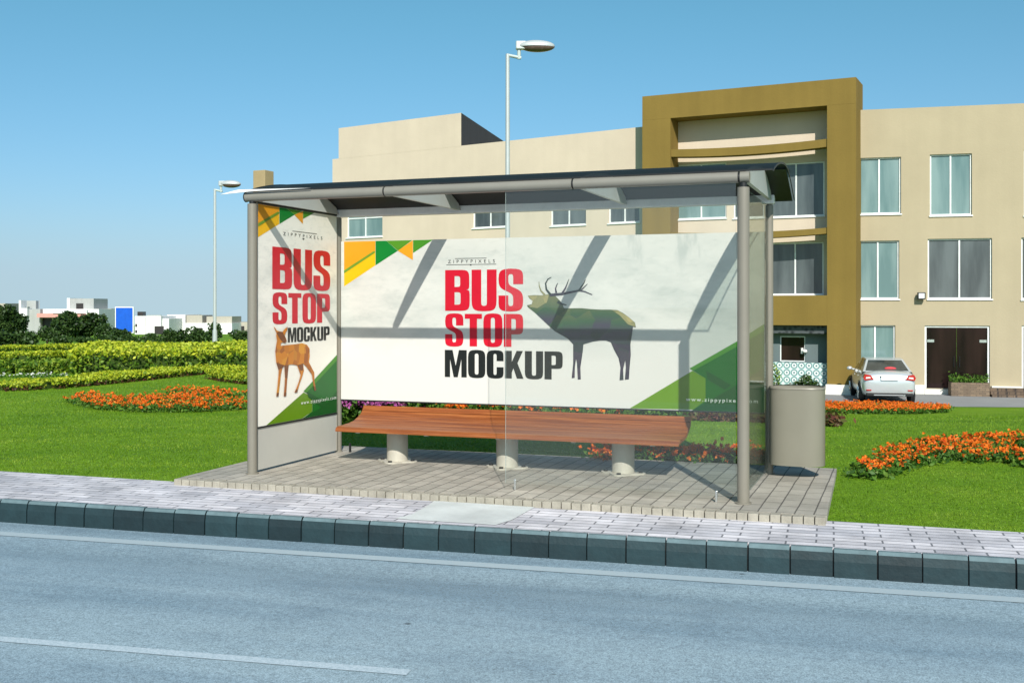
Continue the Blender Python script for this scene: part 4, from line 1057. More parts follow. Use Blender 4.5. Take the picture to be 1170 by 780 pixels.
def window(pl, h, panes=2, depth=.16, m=None, m2=None, bar=.055, sill=True, split=None, name='window'):
    a0, a1, z0, z1 = h; mb = MB(); o0, o1 = -depth + .02, -depth + .08
    pl.box(mb, a0 + .003, a0 + bar, z0 + .003, z1 - .003, o0, o1); pl.box(mb, a1 - bar, a1 - .003, z0 + .003, z1 - .003, o0, o1)
    pl.box(mb, a0 + bar, a1 - bar, z0 + .003, z0 + bar, o0, o1); pl.box(mb, a0 + bar, a1 - bar, z1 - bar, z1 - .003, o0, o1)
    xs_ = [a0 + (a1 - a0) * (k + 1) / panes for k in range(panes - 1)]
    for x in xs_: pl.box(mb, x - bar * .5, x + bar * .5, z0 + bar, z1 - bar, o0, o1 - .01)
    if split: zz = z0 + (z1 - z0) * split; pl.box(mb, a0 + bar, a1 - bar, zz - bar * .5, zz + bar * .5, o0, o1 - .015)
    w_ = mb.build(name, M_frame, ob, origin=BO)
    es = [a0 + bar * .5] + xs_ + [a1 - bar * .5]
    for k in range(panes):
        pb = MB(); pl.box(pb, es[k] + .002, es[k + 1] - .002, z0 + bar * .5, z1 - bar * .5, -depth - .03, -depth + .035)
        pb.build('pane', (m if (k % 2 == 0 or m2 is None) else m2) or M_pane, w_, origin=BO)
    if sill:
        sb_ = MB(); pl.box(sb_, a0 - .03, a1 + .03, z0 - .05, z0 - .003, -depth + .03, .05); sb_.build('sill', M_frame, w_, origin=BO)
    return w_
ZG = -2.4
ZR0 = EYE + (351 - 126) * 41 / F
# right wing
PR0 = Vector((12.4, 41.15)); PRd = Vector((1, -.244)).normalized()
prw = Pl(PR0, PR0 + PRd * 22)
holes = {}
for k, r_ in {'a': (980, 1029.5, 180, 244.5), 'b': (1062.5, 1110.5, 176, 246), 'c': (979, 1027.5, 275, 341.5), 'd': (1060, 1133.5, 272.5, 341.5), 'e': (977, 1023, 371.5, 441), 'door': (1056.5, 1131, 372, 444),
              'f': (1167, 1238, 271, 342), 'g': (1170, 1215, 170, 246), 'door2': (1167.5, 1240, 372, 447)}.items(): holes[k] = prw.rect(*r_)
mb = MB(); prw.wall(mb, 0, 22, ZG, ZR0, list(holes.values()))
mb.quad(prw.pt(0, ZR0), prw.pt(22, ZR0), prw.pt(22, ZR0, -12), prw.pt(0, ZR0, -12)); mb.quad(prw.pt(22, ZG), prw.pt(22, ZG, -12), prw.pt(22, ZR0, -12), prw.pt(22, ZR0))
mb.build('facade', M_beige, ob, origin=BO)
for k in ('a', 'c', 'e'): window(prw, holes[k], 2, m=M_pane, sill=k != 'e')
window(prw, holes['b'], 2, m=M_pane); window(prw, holes['d'], 2, m=M_pane_dark); window(prw, holes['f'], 2, m=M_pane_dark); window(prw, holes['g'], 2, m=M_pane)
def glass_door(h):
    a0, a1, z0, z1 = h; mb = MB(); t = .07
    prw.box(mb, a0 + .003, a0 + t, z0, z1 - .003, -.14, -.06); prw.box(mb, a1 - t, a1 - .003, z0, z1 - .003, -.14, -.06); prw.box(mb, a0 + t, a1 - t, z1 - t, z1 - .003, -.14, -.06)
    d_ = mb.build('door', M_frame, ob, origin=BO)
    am = (a0 + a1) / 2
    for x0_, x1_ in ((a0 + t + .004, am - .004), (am + .004, a1 - t - .004)):
        pb = MB(); prw.box(pb, x0_, x1_, z0 + .01, z1 - t - .004, -.115, -.10); pb.build('door_leaf', M_door_glass, d_, origin=BO)
    for x in (a0 + t + .15, a1 - t - .15): hb = MB(); prw.box(hb, x - .12, x + .12, z1 - .62, z1 - .52, -.098, -.075); hb.build('hinge_plate', M_steel, d_, origin=BO)
    for x in (am - .10, am + .10): hb = MB(); hb.cyl(prw.pt(x, z0 + .8, -.06), prw.pt(x, z0 + 1.2, -.06), .012, n=10); hb.build('handle', M_dark, d_, origin=BO)
glass_door(holes['door']); glass_door(holes['door2'])
# wall floodlight
a, z = prw.hit(1052, 338)
mb = MB(); prw.box(mb, a - .14, a + .14, z - .13, z + .13, .10, .28); prw.box(mb, a - .05, a + .05, z - .05, z + .05, .0, .10)
fl = mb.build('flood_light', M_dark, ob, origin=BO, bevel=.02)
mb = MB(); prw.box(mb, a - .10, a + .10, z - .09, z + .09, .281, .286); mb.build('lamp_glass', M_frame, fl, origin=BO)
# plinth with gaps at the doors
mb = MB(); zp1 = -1.42
hd = holes['door']; hd2 = holes['door2']
for a0, a1, z1 in ((.35, hd[0] - .03, zp1), (hd[0] - .03, hd[1] + .03, min(hd[2] - .02, -1.5)), (hd[1] + .03, hd2[0] - .03, zp1), (hd2[1] + .03, 22, zp1)): prw.box(mb, a0 + .004, a1 - .004, ZG, z1, .005, .22)
mb.build('plinth', M_plinth, ob, origin=BO)
# steps in front of the right hand door
a0 = prw.hit(1127, 455)[0]; a1 = prw.hit(1240, 455)[0]
mb = MB()
for i in range(3): prw.box(mb, a0, a1, ZG, -1.47 - .1 * i, .23 + .3 * i, .528 + .3 * i)
mb.build('door_steps', paving('brown_brick_step', (0.16, 0.11, 0.075), (0.12, 0.085, 0.06), (0.05, 0.04, 0.035), .25, .07, 0, .008), ob, origin=BO)

# gold portal
pf = Pl((5.25, 43.7), (12.69, 40.0)); TZ = 9.95
ai, aj = pf.hit(766, 200)[0], pf.hit(945, 200)[0]
ztop = pf.hit(855, 128)[1]
RD = -1.0     # recess depth
def gold(name, a0, a1, z0, z1, o0=0.0, o1=-1.6): mb = MB(); pf.box(mb, a0, a1, z0, z1, o0, o1); return mb.build(name, M_gold, ob, origin=BO)
zs1, zs0 = pf.hit(911, 337.5)[1], pf.hit(911, 371.5)[1]
gold('portal_pier', 0, ai, ZG, ztop); gold('portal_pier', aj, pf.L, ZG, ztop)
mb = MB(); n = 12
gold('portal_lintel', 0, pf.L, ztop + .003, TZ)
gold('portal_spandrel', ai + .003, aj - .003, zs0, zs1)
gw = ai + .9                              # a gold return wall beside the ground-floor bay
def band(ptop_l, ptop_r, pbot_l, pbot_r, sag):
    mb = MB(); n = 16
    zt0, zt1_ = pf.hit(767, ptop_l)[1], pf.hit(944, ptop_r)[1]; zb0, zb1 = pf.hit(767, pbot_l)[1], pf.hit(944, pbot_r)[1]
    T_, B_ = [], []
    for k in range(n + 1):
        t = k / n; s4 = 4 * t * (1 - t) * sag; a_ = ai + .004 + (aj - ai - .008) * t
        T_.append((a_, (zt0 + zt1_) / 2 - s4 * .8)); B_.append((a_, (zb0 + zb1) / 2 - s4))
    for k in range(n):
        p = []
        for zz in (B_, T_):
            p += [pf.pt(zz[k][0], zz[k][1], -.06), pf.pt(zz[k + 1][0], zz[k + 1][1], -.06), pf.pt(zz[k + 1][0], zz[k + 1][1], -.55), pf.pt(zz[k][0], zz[k][1], -.55)]
        mb.hexa(p)
    mb.build('portal_band', M_gold, ob, origin=BO, merge=True)
band(171, 158, 178.5, 168, .10); band(268, 257.5, 274.5, 264, .10)
# recessed wall behind the portal
pw = Pl(pf.pt(0, 0, RD)[:2], pf.pt(pf.L, 0, RD)[:2])
hs = [pw.rect(772, 830, 187, 250), pw.rect(838, 873, 187, 249), pw.rect(877, 942, 186, 247.5), pw.rect(772, 830, 277, 339), pw.rect(838, 872, 277, 338), pw.rect(876, 941, 277, 337)]
mb = MB(); pw.wall(mb, ai - .3, aj + .3, zs0 - .2, ztop + .3, hs, .14); mb.build('facade', M_cream, ob, origin=BO)
for i, h in enumerate(hs): window(pw, h, 2 if i not in (1, 4) else 1, .14, M_pane_dark if i != 0 else M_pane, None)
# ground floor bay inside the portal
gb = Pl(pf.pt(0, 0, -.75)[:2], pf.pt(pf.L, 0, -.75)[:2])
h0 = gb.rect(891, 920, 384, 413)
mb = MB(); gb.wall(mb, ai - .2, aj + .2, ZG, zs0 + .2, [h0], .12); mb.build('bay_wall', M_greywall, ob, origin=BO)
w_ = window(gb, h0, 1, .12, M_door_glass, bar=.04, sill=False)
zf0, zf1 = gb.hit(911, 380.5)[1], gb.hit(911, 372)[1]
mb = MB(); gb.box(mb, ai + .01, aj - .01, zf0, zs0 - .004, .003, .5); mb.build('frieze', M_frieze, ob, origin=BO)
zm = gb.hit(911, 413.5)[1]
# mosaic slab: its own axes so that the pattern lies in its plane
mb = MB().box(0, aj - ai - .02, -.06, 0, ZG, zm)
mo = mb.build('mosaic_panel', M_mosaic, ob); q = gb.pt(ai + .01, 0, .30); mo.location = (q[0] - BO[0], q[1] - BO[1], 1.75); mo.rotation_euler = (0, 0, math.atan2(gb.d.y, gb.d.x))
a, z = gb.hit(919.5, 401)
mb = MB(); mb.cyl(gb.pt(a - .1, z - .1, .0), gb.pt(a - .1, z + .12, .0), .05, n=12); mb.ball(gb.pt(a + .03, z, .12), .09, .09, .07); mb.cyl(gb.pt(a - .1, z, .05), gb.pt(a, z, .12), .025, n=8)
mb.build('wall_lamp', M_white, ob, origin=BO)
mb = MB(); pf.box(mb, aj - .02, pf.L + .1, ZG, -1.40, .005, .18); pf.box(mb, aj - .02, pf.L + .2, ZG, -1.58, .181, .42); mb.build('plinth', M_plinth, ob, origin=BO)
# left wing
pl0 = Vector((6.4, 44.8 - .68 * 1.05)); pld = Vector((1, -.68)).normalized()
lw0 = Pl(Vector((-9.04, 54.6)), Vector((6.4, 44.1)))
zl = EYE + 206 * 44.8 / F
H = [lw0.rect(x0, x1, 222, y1) for x0, x1, y1 in ((396, 437, 271), (540, 579, 260), (629, 669.5, 257.5), (695, 731, 254.5))]
H2 = [(h[0], h[1], h[2] - 4.0, h[3] - 4.0) for h in H]
H3 = [(h[0], h[1], h[2] - 7.2, h[3] - 7.6) for h in H]
mb = MB(); lw0.wall(mb, 0, lw0.L, ZG, zl, H + H2)
mb.quad(lw0.pt(0, ZG), lw0.pt(0, ZG, -12), lw0.pt(0, zl, -12), lw0.pt(0, zl)); mb.quad(lw0.pt(0, zl), lw0.pt(lw0.L, zl), lw0.pt(lw0.L, zl, -12), lw0.pt(0, zl, -12))
mb.build('facade', M_cream, ob, origin=BO)
for i, h in enumerate(H): window(lw0, h, 2, m=M_pane_dark if i else M_pane, split=.45 if i == 0 else None)
for h in H2: window(lw0, h, 2, m=M_pane_dark)
# roof block on the left wing, its shaded side painted dark
a0 = lw0.hit(387, 160)[0]; a1 = lw0.hit(527, 150)[0]; zb1 = EYE + 222 * 50.04 / F
A0, A1 = Vector(lw0.pt(a0, 0, .004)[:2]), Vector(lw0.pt(a1, 0, .004)[:2]); bk = Vector((.222, 1)).normalized() * 11
mb = MB()
zl2 = zl - .02
B1, B0 = A1 + bk, A0 + bk
mb.quad((*A0, zl2), (*A1, zl2), (*A1, zb1), (*A0, zb1)); mb.quad((*A0, zl2), (*A0, zb1), (*B0, zb1), (*B0, zl2)); mb.quad((*A0, zb1), (*A1, zb1), (*B1, zb1), (*B0, zb1)); mb.quad((*B0, zl2), (*B0, zb1), (*B1, zb1), (*B1, zl2))
rb = mb.build('roof_block', M_cream, ob, origin=BO)
MB().quad((*A1, zl2), (*B1, zl2), (*B1, zb1), (*A1, zb1)).build('shade_side', M_shade_side, rb, origin=BO)

# ------------------------------------------------------------------ parked car
def make_car():
    cx, cy = at(1014, 440, 36.4)[0], 36.2
    c = thing('parked_car', 'silver saloon car parked nose to the building, seen from behind', 'car', (cx, cy, Gf(cx, cy) + .006), R(-11.5))
    P = mat('silver_car_paint', (0.56, 0.59, 0.61), 0.28, 0.5, 0.45, 0.02, 2, coat=.6)
    Gd = pane('tinted_car_glass', (0.02, 0.025, 0.026), (0.05, 0.06, 0.06), .03, .6)
    Rl = mat('red_tail_lens', (0.42, 0.02, 0.02), 0.15, 0.6, 0, .1, 12); Wl = mat('clear_lens', (0.75, 0.68, 0.66), 0.15, 0.6)
    st = [(0.0, .70, .34, .70, .03), (0.04, .80, .27, .93, .03), (0.16, .855, .23, 1.02, .04), (0.5, .88, .21, 1.05, .045), (1.0, .885, .20, 1.02, .05), (1.5, .885, .20, .985, .05), (2.6, .885, .20, .97, .05), (3.3, .88, .20, .95, .05), (3.9, .86, .21, .87, .05), (4.3, .79, .25, .74, .04), (4.48, .66, .33, .62, .02)]
    def sec(y, hw, zb, zt, cr):
        h = zt - zb
        half = [(.0, zb), (hw * .80, zb), (hw * .93, zb + h * .06), (hw * .985, zb + h * .25), (hw, zb + h * .5), (hw * .985, zb + h * .70), (hw * .94, zb + h * .88), (hw * .86, zb + h * .98), (hw * .5, zt + cr * .7), (0, zt + cr)]
        return [(x, y, z) for x, z in half] + [(-x, y, z) for x, z in half[-2:0:-1]]
    mb = MB(); S_ = [sec(*s) for s in st]; n = len(S_[0]); V = [p for s in S_ for p in s]
    mb.add(V, [(i * n + k, i * n + (k + 1) % n, (i + 1) * n + (k + 1) % n, (i + 1) * n + k) for i in range(len(S_) - 1) for k in range(n)] + [tuple(range(n))[::-1], tuple((len(S_) - 1) * n + k for k in range(n))], 0, True)
    body = mb.build('body', P, c); md = body.modifiers.new('smooth', 'SUBSURF'); md.levels = 2; md.render_levels = 2
    # cabin: glass-house with painted roof
    ring = [(.55, .79, 1.03), (1.22, .60, 1.425), (1.7, .62, 1.465), (2.3, .61, 1.45), (2.65, .585, 1.40), (3.45, .78, .97)]
    mb = MB()
    V = []
    for y, hw, z in ring: V += [(-hw, y, z), (hw, y, z)]
    mb.add(V, [(2 * i, 2 * i + 1, 2 * i + 3, 2 * i + 2) for i in range(1, 4)])                       # roof
    base = [(-.80, .55, .98), (-.82, 1.2, .98), (-.82, 2.65, .96), (-.80, 3.45, .93)]
    mb.add([(-.79, .55, 1.03), (-.60, 1.22, 1.425), (-.62, 1.7, 1.465), (-.61, 2.3, 1.45), (-.585, 2.65, 1.40), (-.78, 3.45, .97), (-.84, 3.45, .9), (-.84, .55, .95)], [(0, 1, 2, 3, 4, 5, 6, 7)])
    mb.add([(.79, .55, 1.03), (.60, 1.22, 1.425), (.62, 1.7, 1.465), (.61, 2.3, 1.45), (.585, 2.65, 1.40), (.78, 3.45, .97), (.84, 3.45, .9), (.84, .55, .95)], [(0, 1, 2, 3, 4, 5, 6, 7)])
    mb.add([V[0], V[1], V[3], V[2]], [(0, 1, 2, 3)]); mb.add([V[8], V[9], V[11], V[10]], [(0, 1, 2, 3)])
    mb.build('cabin', P, c, merge=True)
    def panel(name, pts, off, m):
        a, b, d = Vector(pts[0]), Vector(pts[1]), Vector(pts[2]); nn = (b - a).cross(d - a).normalized()
        if nn.dot(Vector(off)) < 0: nn = -nn
        f = [Vector(p) + nn * .008 for p in pts]; g = [Vector(p) - nn * .01 for p in pts]; k = len(pts)
        mb = MB(); mb.add(f + g, [tuple(range(k)), tuple(range(2 * k - 1, k - 1, -1))] + [(i, (i + 1) % k, k + (i + 1) % k, k + i) for i in range(k)])
        return mb.build(name, m, c)
    rw = panel('rear_window', [(-.70, .605, 1.062), (.70, .605, 1.062), (.545, 1.17, 1.395), (-.545, 1.17, 1.395)], (0, -1, 1), Gd)
    panel('windscreen', [(-.70, 3.38, 1.01), (.70, 3.38, 1.01), (.54, 2.72, 1.36), (-.54, 2.72, 1.36)], (0, 1, 1), Gd)
    for s in (-1, 1):
        panel('side_window', [(s * .775, 1.05, 1.06), (s * .785, 1.95, 1.055), (s * .632, 1.95, 1.405), (s * .628, 1.35, 1.40)], (s, 0, .3), Gd)
        panel('side_window', [(s * .786, 2.02, 1.055), (s * .775, 3.0, 1.04), (s * .61, 2.62, 1.365), (s * .634, 2.02, 1.405)], (s, 0, .3), Gd)
    # red cushion and white sticker seen through the rear window are built on its lower edge
    mb = MB().ball((.12, .70, 1.135), .20, .02, .06, n=14, m=6); mb.build('red_parcel_shelf_cushion', mat('red_cushion', (0.5, 0.03, 0.04), .6), rw)
    for s in (-1, 1):
        o = MB().prism([(s * .50, .80), (s * .80, .77), (s * .835, .86), (s * .78, .97), (s * .60, .945)], 'y', -.012, .28).build('tail_light', Rl, c, bevel=.012)
        MB().prism([(s * .60, .84), (s * .76, .82), (s * .75, .88), (s * .62, .89)], 'y', -.020, -.011).build('reverse_lens', Wl, o, bevel=.004)
        MB().box(min(s * .58, s * .74), max(s * .58, s * .74), -.022, .05, .43, .465).build('bumper_reflector', Rl, c)
        m_ = MB().ball((s * .98, 2.95, 1.02), .10, .07, .07, n=14, m=8); m_.cyl((s * .80, 2.98, .98), (s * .95, 2.96, 1.0), .025, n=8)
        m_.build('wing_mirror', P, c)
        for y, z in ((2.12, .86), (1.15, .87)): MB().box(min(s * .888, s * .91), max(s * .888, s * .91), y - .10, y + .10, z - .015, z + .015).build('door_handle', P, c, bevel=.005)
    MB().box(-.27, .27, -.045, .06, .775, .905).build('number_plate', mat('blank_white_plate', (0.78, 0.78, 0.76), .4), c, bevel=.006)
    MB().box(-.30, .30, -.06, .08, .912, .934).build('boot_chrome_strip', M_steel, c, bevel=.004)
    MB().box(-.74, .74, -.012, .25, .245, .36).build('rear_diffuser', M_dark, c, bevel=.02)
    MB().box(-.50, .50, -.018, -.013, .27, .30).build('tow_panel', P, c)
    tyre_m = mat('tyre_rubber', (0.012, 0.012, 0.013), .8, .2)
    for s in (-1, 1):
        for y in (.86, 3.52):
            MB().cyl((s * .76, y, .335), (s * .893, y, .335), .385, n=30).build('wheel_arch', M_dark, c)
            wl = MB().cyl((s * .70, y, .315), (s * .905, y, .315), .315, n=30).build('wheel', tyre_m, c, bevel=.02)
            rm = MB().cyl((s * .90, y, .315), (s * .915, y, .315), .215, n=30)
            for k in range(5):
                a_ = 2 * math.pi * k / 5; ca, sa = math.cos(a_), math.sin(a_)
                rm.cyl((s * .918, y + .03 * ca, .315 + .03 * sa), (s * .918, y + .2 * ca, .315 + .2 * sa), .022, n=6)
            rm.build('rim', M_steel, wl)
    mb = MB().cyl((.45, -.03, .27), (.45, .2, .27), .03, n=12); mb.build('exhaust_pipe', M_steel, c)
make_car()

# ------------------------------------------------------------------ planting
C_dg = [(0.018, 0.05, 0.010), (0.035, 0.085, 0.014), (0.06, 0.125, 0.02), (0.085, 0.16, 0.03)]
M_hedge_g = leaf_mat('hedge_green_leaves', [(0.035, 0.10, 0.010), (0.08, 0.17, 0.014), (0.17, 0.27, 0.02), (0.30, 0.38, 0.035)])
M_hedge_y = leaf_mat('hedge_golden_tips', [(0.15, 0.26, 0.012), (0.32, 0.40, 0.016), (0.50, 0.52, 0.025), (0.42, 0.50, 0.06)])
M_redleaf = leaf_mat('dark_red_leaves', [(0.04, 0.014, 0.010), (0.10, 0.028, 0.018), (0.08, 0.10, 0.015), (0.16, 0.05, 0.03)])
M_orange = leaf_mat('orange_petals', [(0.62, 0.085, 0.006), (0.78, 0.17, 0.010), (0.85, 0.24, 0.015), (0.60, 0.06, 0.008)], .6, .2)
M_purple = leaf_mat('magenta_petals', [(0.30, 0.04, 0.20), (0.42, 0.09, 0.32), (0.50, 0.16, 0.40), (0.24, 0.03, 0.14)], .6, .2)
M_whitefl = leaf_mat('white_petals', [(0.7, 0.7, 0.66), (0.8, 0.8, 0.78)], .6, .2)
M_bedleaf = leaf_mat('bed_leaves', [(0.025, 0.075, 0.010), (0.05, 0.13, 0.012), (0.09, 0.19, 0.02), (0.13, 0.22, 0.03)])
M_tree = leaf_mat('tree_leaves', [(0.010, 0.028, 0.007), (0.020, 0.048, 0.010), (0.036, 0.075, 0.014), (0.055, 0.10, 0.02)], .5, .15)
M_tree2 = leaf_mat('lighter_tree_leaves', [(0.018, 0.045, 0.010), (0.035, 0.075, 0.016), (0.065, 0.115, 0.026)], .5, .15)
M_bark = mat('grey_brown_bark', (0.10, 0.075, 0.055), .9, .1, 0, .3, 6, .4, 20)
M_core = mat('hedge_twig_core', (0.035, 0.06, 0.012), .9, .1, 0, .4, 5)

def hedge(label, path, width, height, nleaf, size, top_mat, side_mat, top_from=.72, name='hedge', group=None, lump=.05, low_mat=None, low_to=0.0, cat='hedge'):
    """clipped hedge along a ground path: twig core and thousands of leaves on and just under its surface"""
    P = np.array(path, float); seg = np.linalg.norm(np.diff(P, axis=0), axis=1); cum = np.concatenate([[0], np.cumsum(seg)])
    def along_(s):
        i = np.clip(np.searchsorted(cum, s, side='right') - 1, 0, len(seg) - 1); t = (s - cum[i]) / seg[i]
        p = P[i] + (P[i + 1] - P[i]) * t[:, None]; d = (P[i + 1] - P[i]) / seg[i][:, None]
        return p, np.stack([-d[:, 1], d[:, 0]], axis=1)
    c0 = P[len(P) // 2]; org = (float(c0[0]), float(c0[1]), Gf(c0[0], c0[1]))
    r = thing(name, label, cat, org, 0, group)
    s = rng.uniform(0, cum[-1], nleaf)
    per = 2 * height + width; q = rng.uniform(0, per, nleaf)
    side = np.where(q < height, -1, np.where(q < height + width, 0, 1))
    off = np.where(side == -1, -width / 2, np.where(side == 1, width / 2, q - height - width / 2))
    hz = np.where(side == -1, q, np.where(side == 1, q - height - width, height))
    p, nn = along_(s)
    lumpv = lump * (np.sin(s * 3.1 + off * 2.3) + np.sin(s * 7.7 + off * 5.1 + 1.3) * .6 + np.sin(s * 1.2 + 2) * .8)
    dep = np.abs(rng.normal(0, 1, nleaf)) * min(.10, height * .25)
    off2 = np.where(side == 0, off, off + side * (lumpv * .6 - dep)); hz2 = np.where(side == 0, hz + lumpv - dep, hz)
    endr = rng.uniform(size=nleaf)
    # round the shoulders
    edge = np.clip((np.abs(off2) - (width / 2 - height * .25)) / (height * .25 + 1e-6), 0, 1)
    hz2 = np.where(side == 0, hz2 - edge ** 2 * height * .18, hz2)
    xy = p + nn * off2[:, None]
    # close both ends
    ne = int(nleaf * min(.25, width / (2 * cum[-1] + width)))
    if ne:
        ee = rng.integers(0, 2, ne); pe_, ne_ = along_(np.where(ee == 0, 1e-4, cum[-1] - 1e-4)); oo = rng.uniform(-width / 2, width / 2, ne)
        xy[:ne] = pe_ + ne_ * oo[:, None] + rng.normal(0, .06, (ne, 2)); hz2[:ne] = rng.uniform(0, height, ne)
    g = G(xy[:, 0], xy[:, 1]); pts = np.column_stack([xy, g + hz2])
    rel = hz2 / height + rng.normal(0, .10, nleaf)
    mi = np.where(rel > top_from, 1, 0); mats = [side_mat, top_mat]
    if low_mat is not None: mi = np.where(rel < low_to, 2, mi); mats.append(low_mat)
    np_mesh('foliage', leaf_quads(pts, size, .5), 4, mats, r, org, np.repeat(mi, 1))
    mb = MB(); m = max(2, int(cum[-1] / 1.0)); ss = np.linspace(.1, cum[-1] - .1, m); pp, n2 = along_(ss); w2 = max(.04, width / 2 - .20); h2 = height * .62
    V = []
    for i in range(m):
        for o2, hh in ((-w2, -.05), (w2, -.05), (w2, h2), (-w2, h2)):
            x, y = pp[i] + n2[i] * o2; V.append((x, y, Gf(x, y) + hh))
    mb.add(V, [(4 * i + k, 4 * i + (k + 1) % 4, 4 * i + 4 + (k + 1) % 4, 4 * i + 4 + k) for i in range(m - 1) for k in range(4)] + [(0, 1, 2, 3), (4 * m - 4, 4 * m - 3, 4 * m - 2, 4 * m - 1)])
    mb.build('twig_core', M_core, r, origin=org)
    return r
# big clipped hedge, left of the shelter
d_ = Vector((.94, .30)).normalized(); n_ = Vector((-d_.y, d_.x))
a = Vector((-9.95, 24.6)) + n_ * 4.0; b = a + d_ * 9.0
hedge('broad clipped hedge with lime green top, behind the long low yellow hedge', [(a.x, a.y), (b.x, b.y)], 8.0, .55, 42000, .095, M_hedge_y, M_hedge_g, .70, lump=.04)
# low yellow hedge sweeping across in front of it
pts = [hit(*p) for p in ((-120, 447), (0, 446), (46, 444), (108, 438.5), (172, 432), (240, 425), (262, 421))]
hedge('long low yellow hedge with dark red foot, curving before the broad hedge', pts, .75, .165, 15000, .06, M_hedge_y, M_hedge_g, .55, lump=.03, low_mat=M_redleaf, low_to=.38)
pts = [hit(*p) for p in ((258, 432), (285, 437), (320, 440), (352, 439))]
hedge('short yellow hedge clump close behind the deer poster', pts, .8, .22, 7000, .06, M_hedge_y, M_hedge_g, .5, lump=.04, low_mat=M_redleaf, low_to=.25)
for (yb, yr, h_, lab) in ((426, 425, .28, 'dark green hedge row, nearest of the three rows beside the broad hedge'), (413, 411, .28, 'yellow topped hedge row, middle of the three rows beside the broad hedge'), (402, 400.5, .27, 'pale green hedge row, farthest of the three rows beside the broad hedge')):
    pts = [hit(*p) for p in ((-60, yb + .8), (20, yb), (72 if yb > 420 else 84 if yb > 405 else 112, yr))]
    hedge(lab, pts, 1.1, h_, 12000, .085, M_hedge_y if yb < 420 else M_hedge_g, M_hedge_g, .6 if yb < 420 else .9, group='hedge rows beside the broad hedge', lump=.03)

def in_poly(P, x, y):
    ins = np.zeros(len(x), bool); n = len(P); j = n - 1
    for i in range(n):
        xi, yi = P[i]; xj, yj = P[j]
        c = ((yi > y) != (yj > y)) & (x < (xj - xi) * (y - yi) / (yj - yi + 1e-12) + xi); ins ^= c; j = i
    return ins
def sample(poly, n):
    P = np.array(poly); lo_, hi_ = P.min(0), P.max(0); out = np.zeros((0, 2))
    while len(out) < n:
        q = rng.uniform(lo_, hi_, (n * 2, 2)); q = q[in_poly(poly, q[:, 0], q[:, 1])]; out = np.concatenate([out, q])
    return out[:n]
def bed(label, px_poly, nplant, height, petal, bsize, leaves_per=7, blooms_per=1.3, leafm=None, leafsize=.07, gaps=.0, name='flower_bed', cat='flower bed', petals=7):
    poly = [hit(*p) for p in px_poly]
    c = np.mean(np.array(poly), axis=0); org = (float(c[0]), float(c[1]), Gf(c[0], c[1]))
    r = thing(name, label, cat, org)
    q = sample(poly, nplant)
    if gaps > 0:
        f = np.sin(q[:, 0] * 2.3 + 1) + np.sin(q[:, 1] * 1.9 + q[:, 0] * .8) + rng.normal(0, .4, len(q)); q = q[f > np.quantile(f, gaps)]
    g = G(q[:, 0], q[:, 1]); hp = height * rng.uniform(.6, 1.1, len(q))
    pl = np.repeat(np.column_stack([q, g]), leaves_per, axis=0); hh = np.repeat(hp, leaves_per)
    pl[:, :2] += rng.normal(0, .055, (len(pl), 2)); pl[:, 2] += hh * rng.uniform(.05, .9, len(pl))
    np_mesh('foliage', leaf_quads(pl, leafsize, .4, 2.0), 4, leafm or M_bedleaf, r, org)
    if petal is None:
        mb = MB()
        for (x, y), h in list(zip(q, hp))[:90]: mb.cyl((x, y, Gf(x, y) - .03), (x + .02, y, Gf(x, y) + h * .7), .006, n=5, cap=False)
        mb.build('stems', M_redleaf, r, origin=org)['kind'] = 'stuff'
    else:
        nb_ = rng.poisson(blooms_per, len(q)); bq = np.repeat(np.column_stack([q, g + hp]), nb_, axis=0)
        bq[:, :2] += rng.normal(0, .05, (len(bq), 2)); bq[:, 2] += rng.uniform(-.03, .03, len(bq))
        bp2 = np.repeat(bq, petals, axis=0); bp2 += rng.normal(0, bsize * .30, bp2.shape) * np.array([1, 1, .6])
        np_mesh('blossoms', leaf_quads(bp2, bsize * .75, .5, 1.2), 4, petal, r, org)
    return r
def zz7(pts): return [(870 + x / 3.547, 350 + y / 3.547 + 7) for x, y in pts]
bed('orange flower bed forking across the lawn beside the litter bin', zz7([(375, 662), (410, 678), (470, 676), (560, 648), (640, 622), (760, 606), (860, 614), (960, 600), (1040, 622), (1300, 660), (1300, 620), (1064, 590), (1000, 578), (940, 552), (1064, 545), (1300, 560), (1300, 530), (1064, 526), (940, 524), (780, 528), (690, 538), (560, 562), (500, 592), (440, 632)]),
    1300, .105, M_orange, .036, 13, .85, leafsize=.055, gaps=.10)
bed('scattered orange flower bed on the lawn before the clipped hedges', [(78, 461), (90, 453), (105, 455), (120, 450), (160, 452), (215, 449), (277, 452), (300, 455), (300, 467), (240, 471), (165, 472), (115, 469), (100, 466)], 1500, .12, M_orange, .036, 9, 1.0, leafsize=.055, gaps=.36)
bed('orange flower bed in front of the parked silver car', [(925, 463), (1000, 464), (1050, 465.5), (1086, 468), (1082, 471.5), (1045, 473), (990, 473), (925, 472)], 2600, .18, M_orange, .05, 7, .9, leafsize=.08)
bed('sparse orange flower bed at the platform edge, between bench and litter bin', [(722, 528), (742, 519), (800, 520), (858, 523), (900, 530), (900, 536), (858, 537), (790, 535), (745, 532)], 300, .15, M_orange, .045, 11, 1.0, leafsize=.055, gaps=.15)
bed('tiny orange flower clump seen under the bench seat', [(672, 529), (688, 524), (706, 524), (706, 531), (690, 533)], 46, .13, M_orange, .045, 8, 1.2, leafsize=.05)
bed('magenta flower bed seen between the back poster and the bench', [(360, 484), (470, 480), (500, 474), (500, 468), (360, 468)], 900, .34, M_purple, .07, 7, 2.4, leafsize=.075)
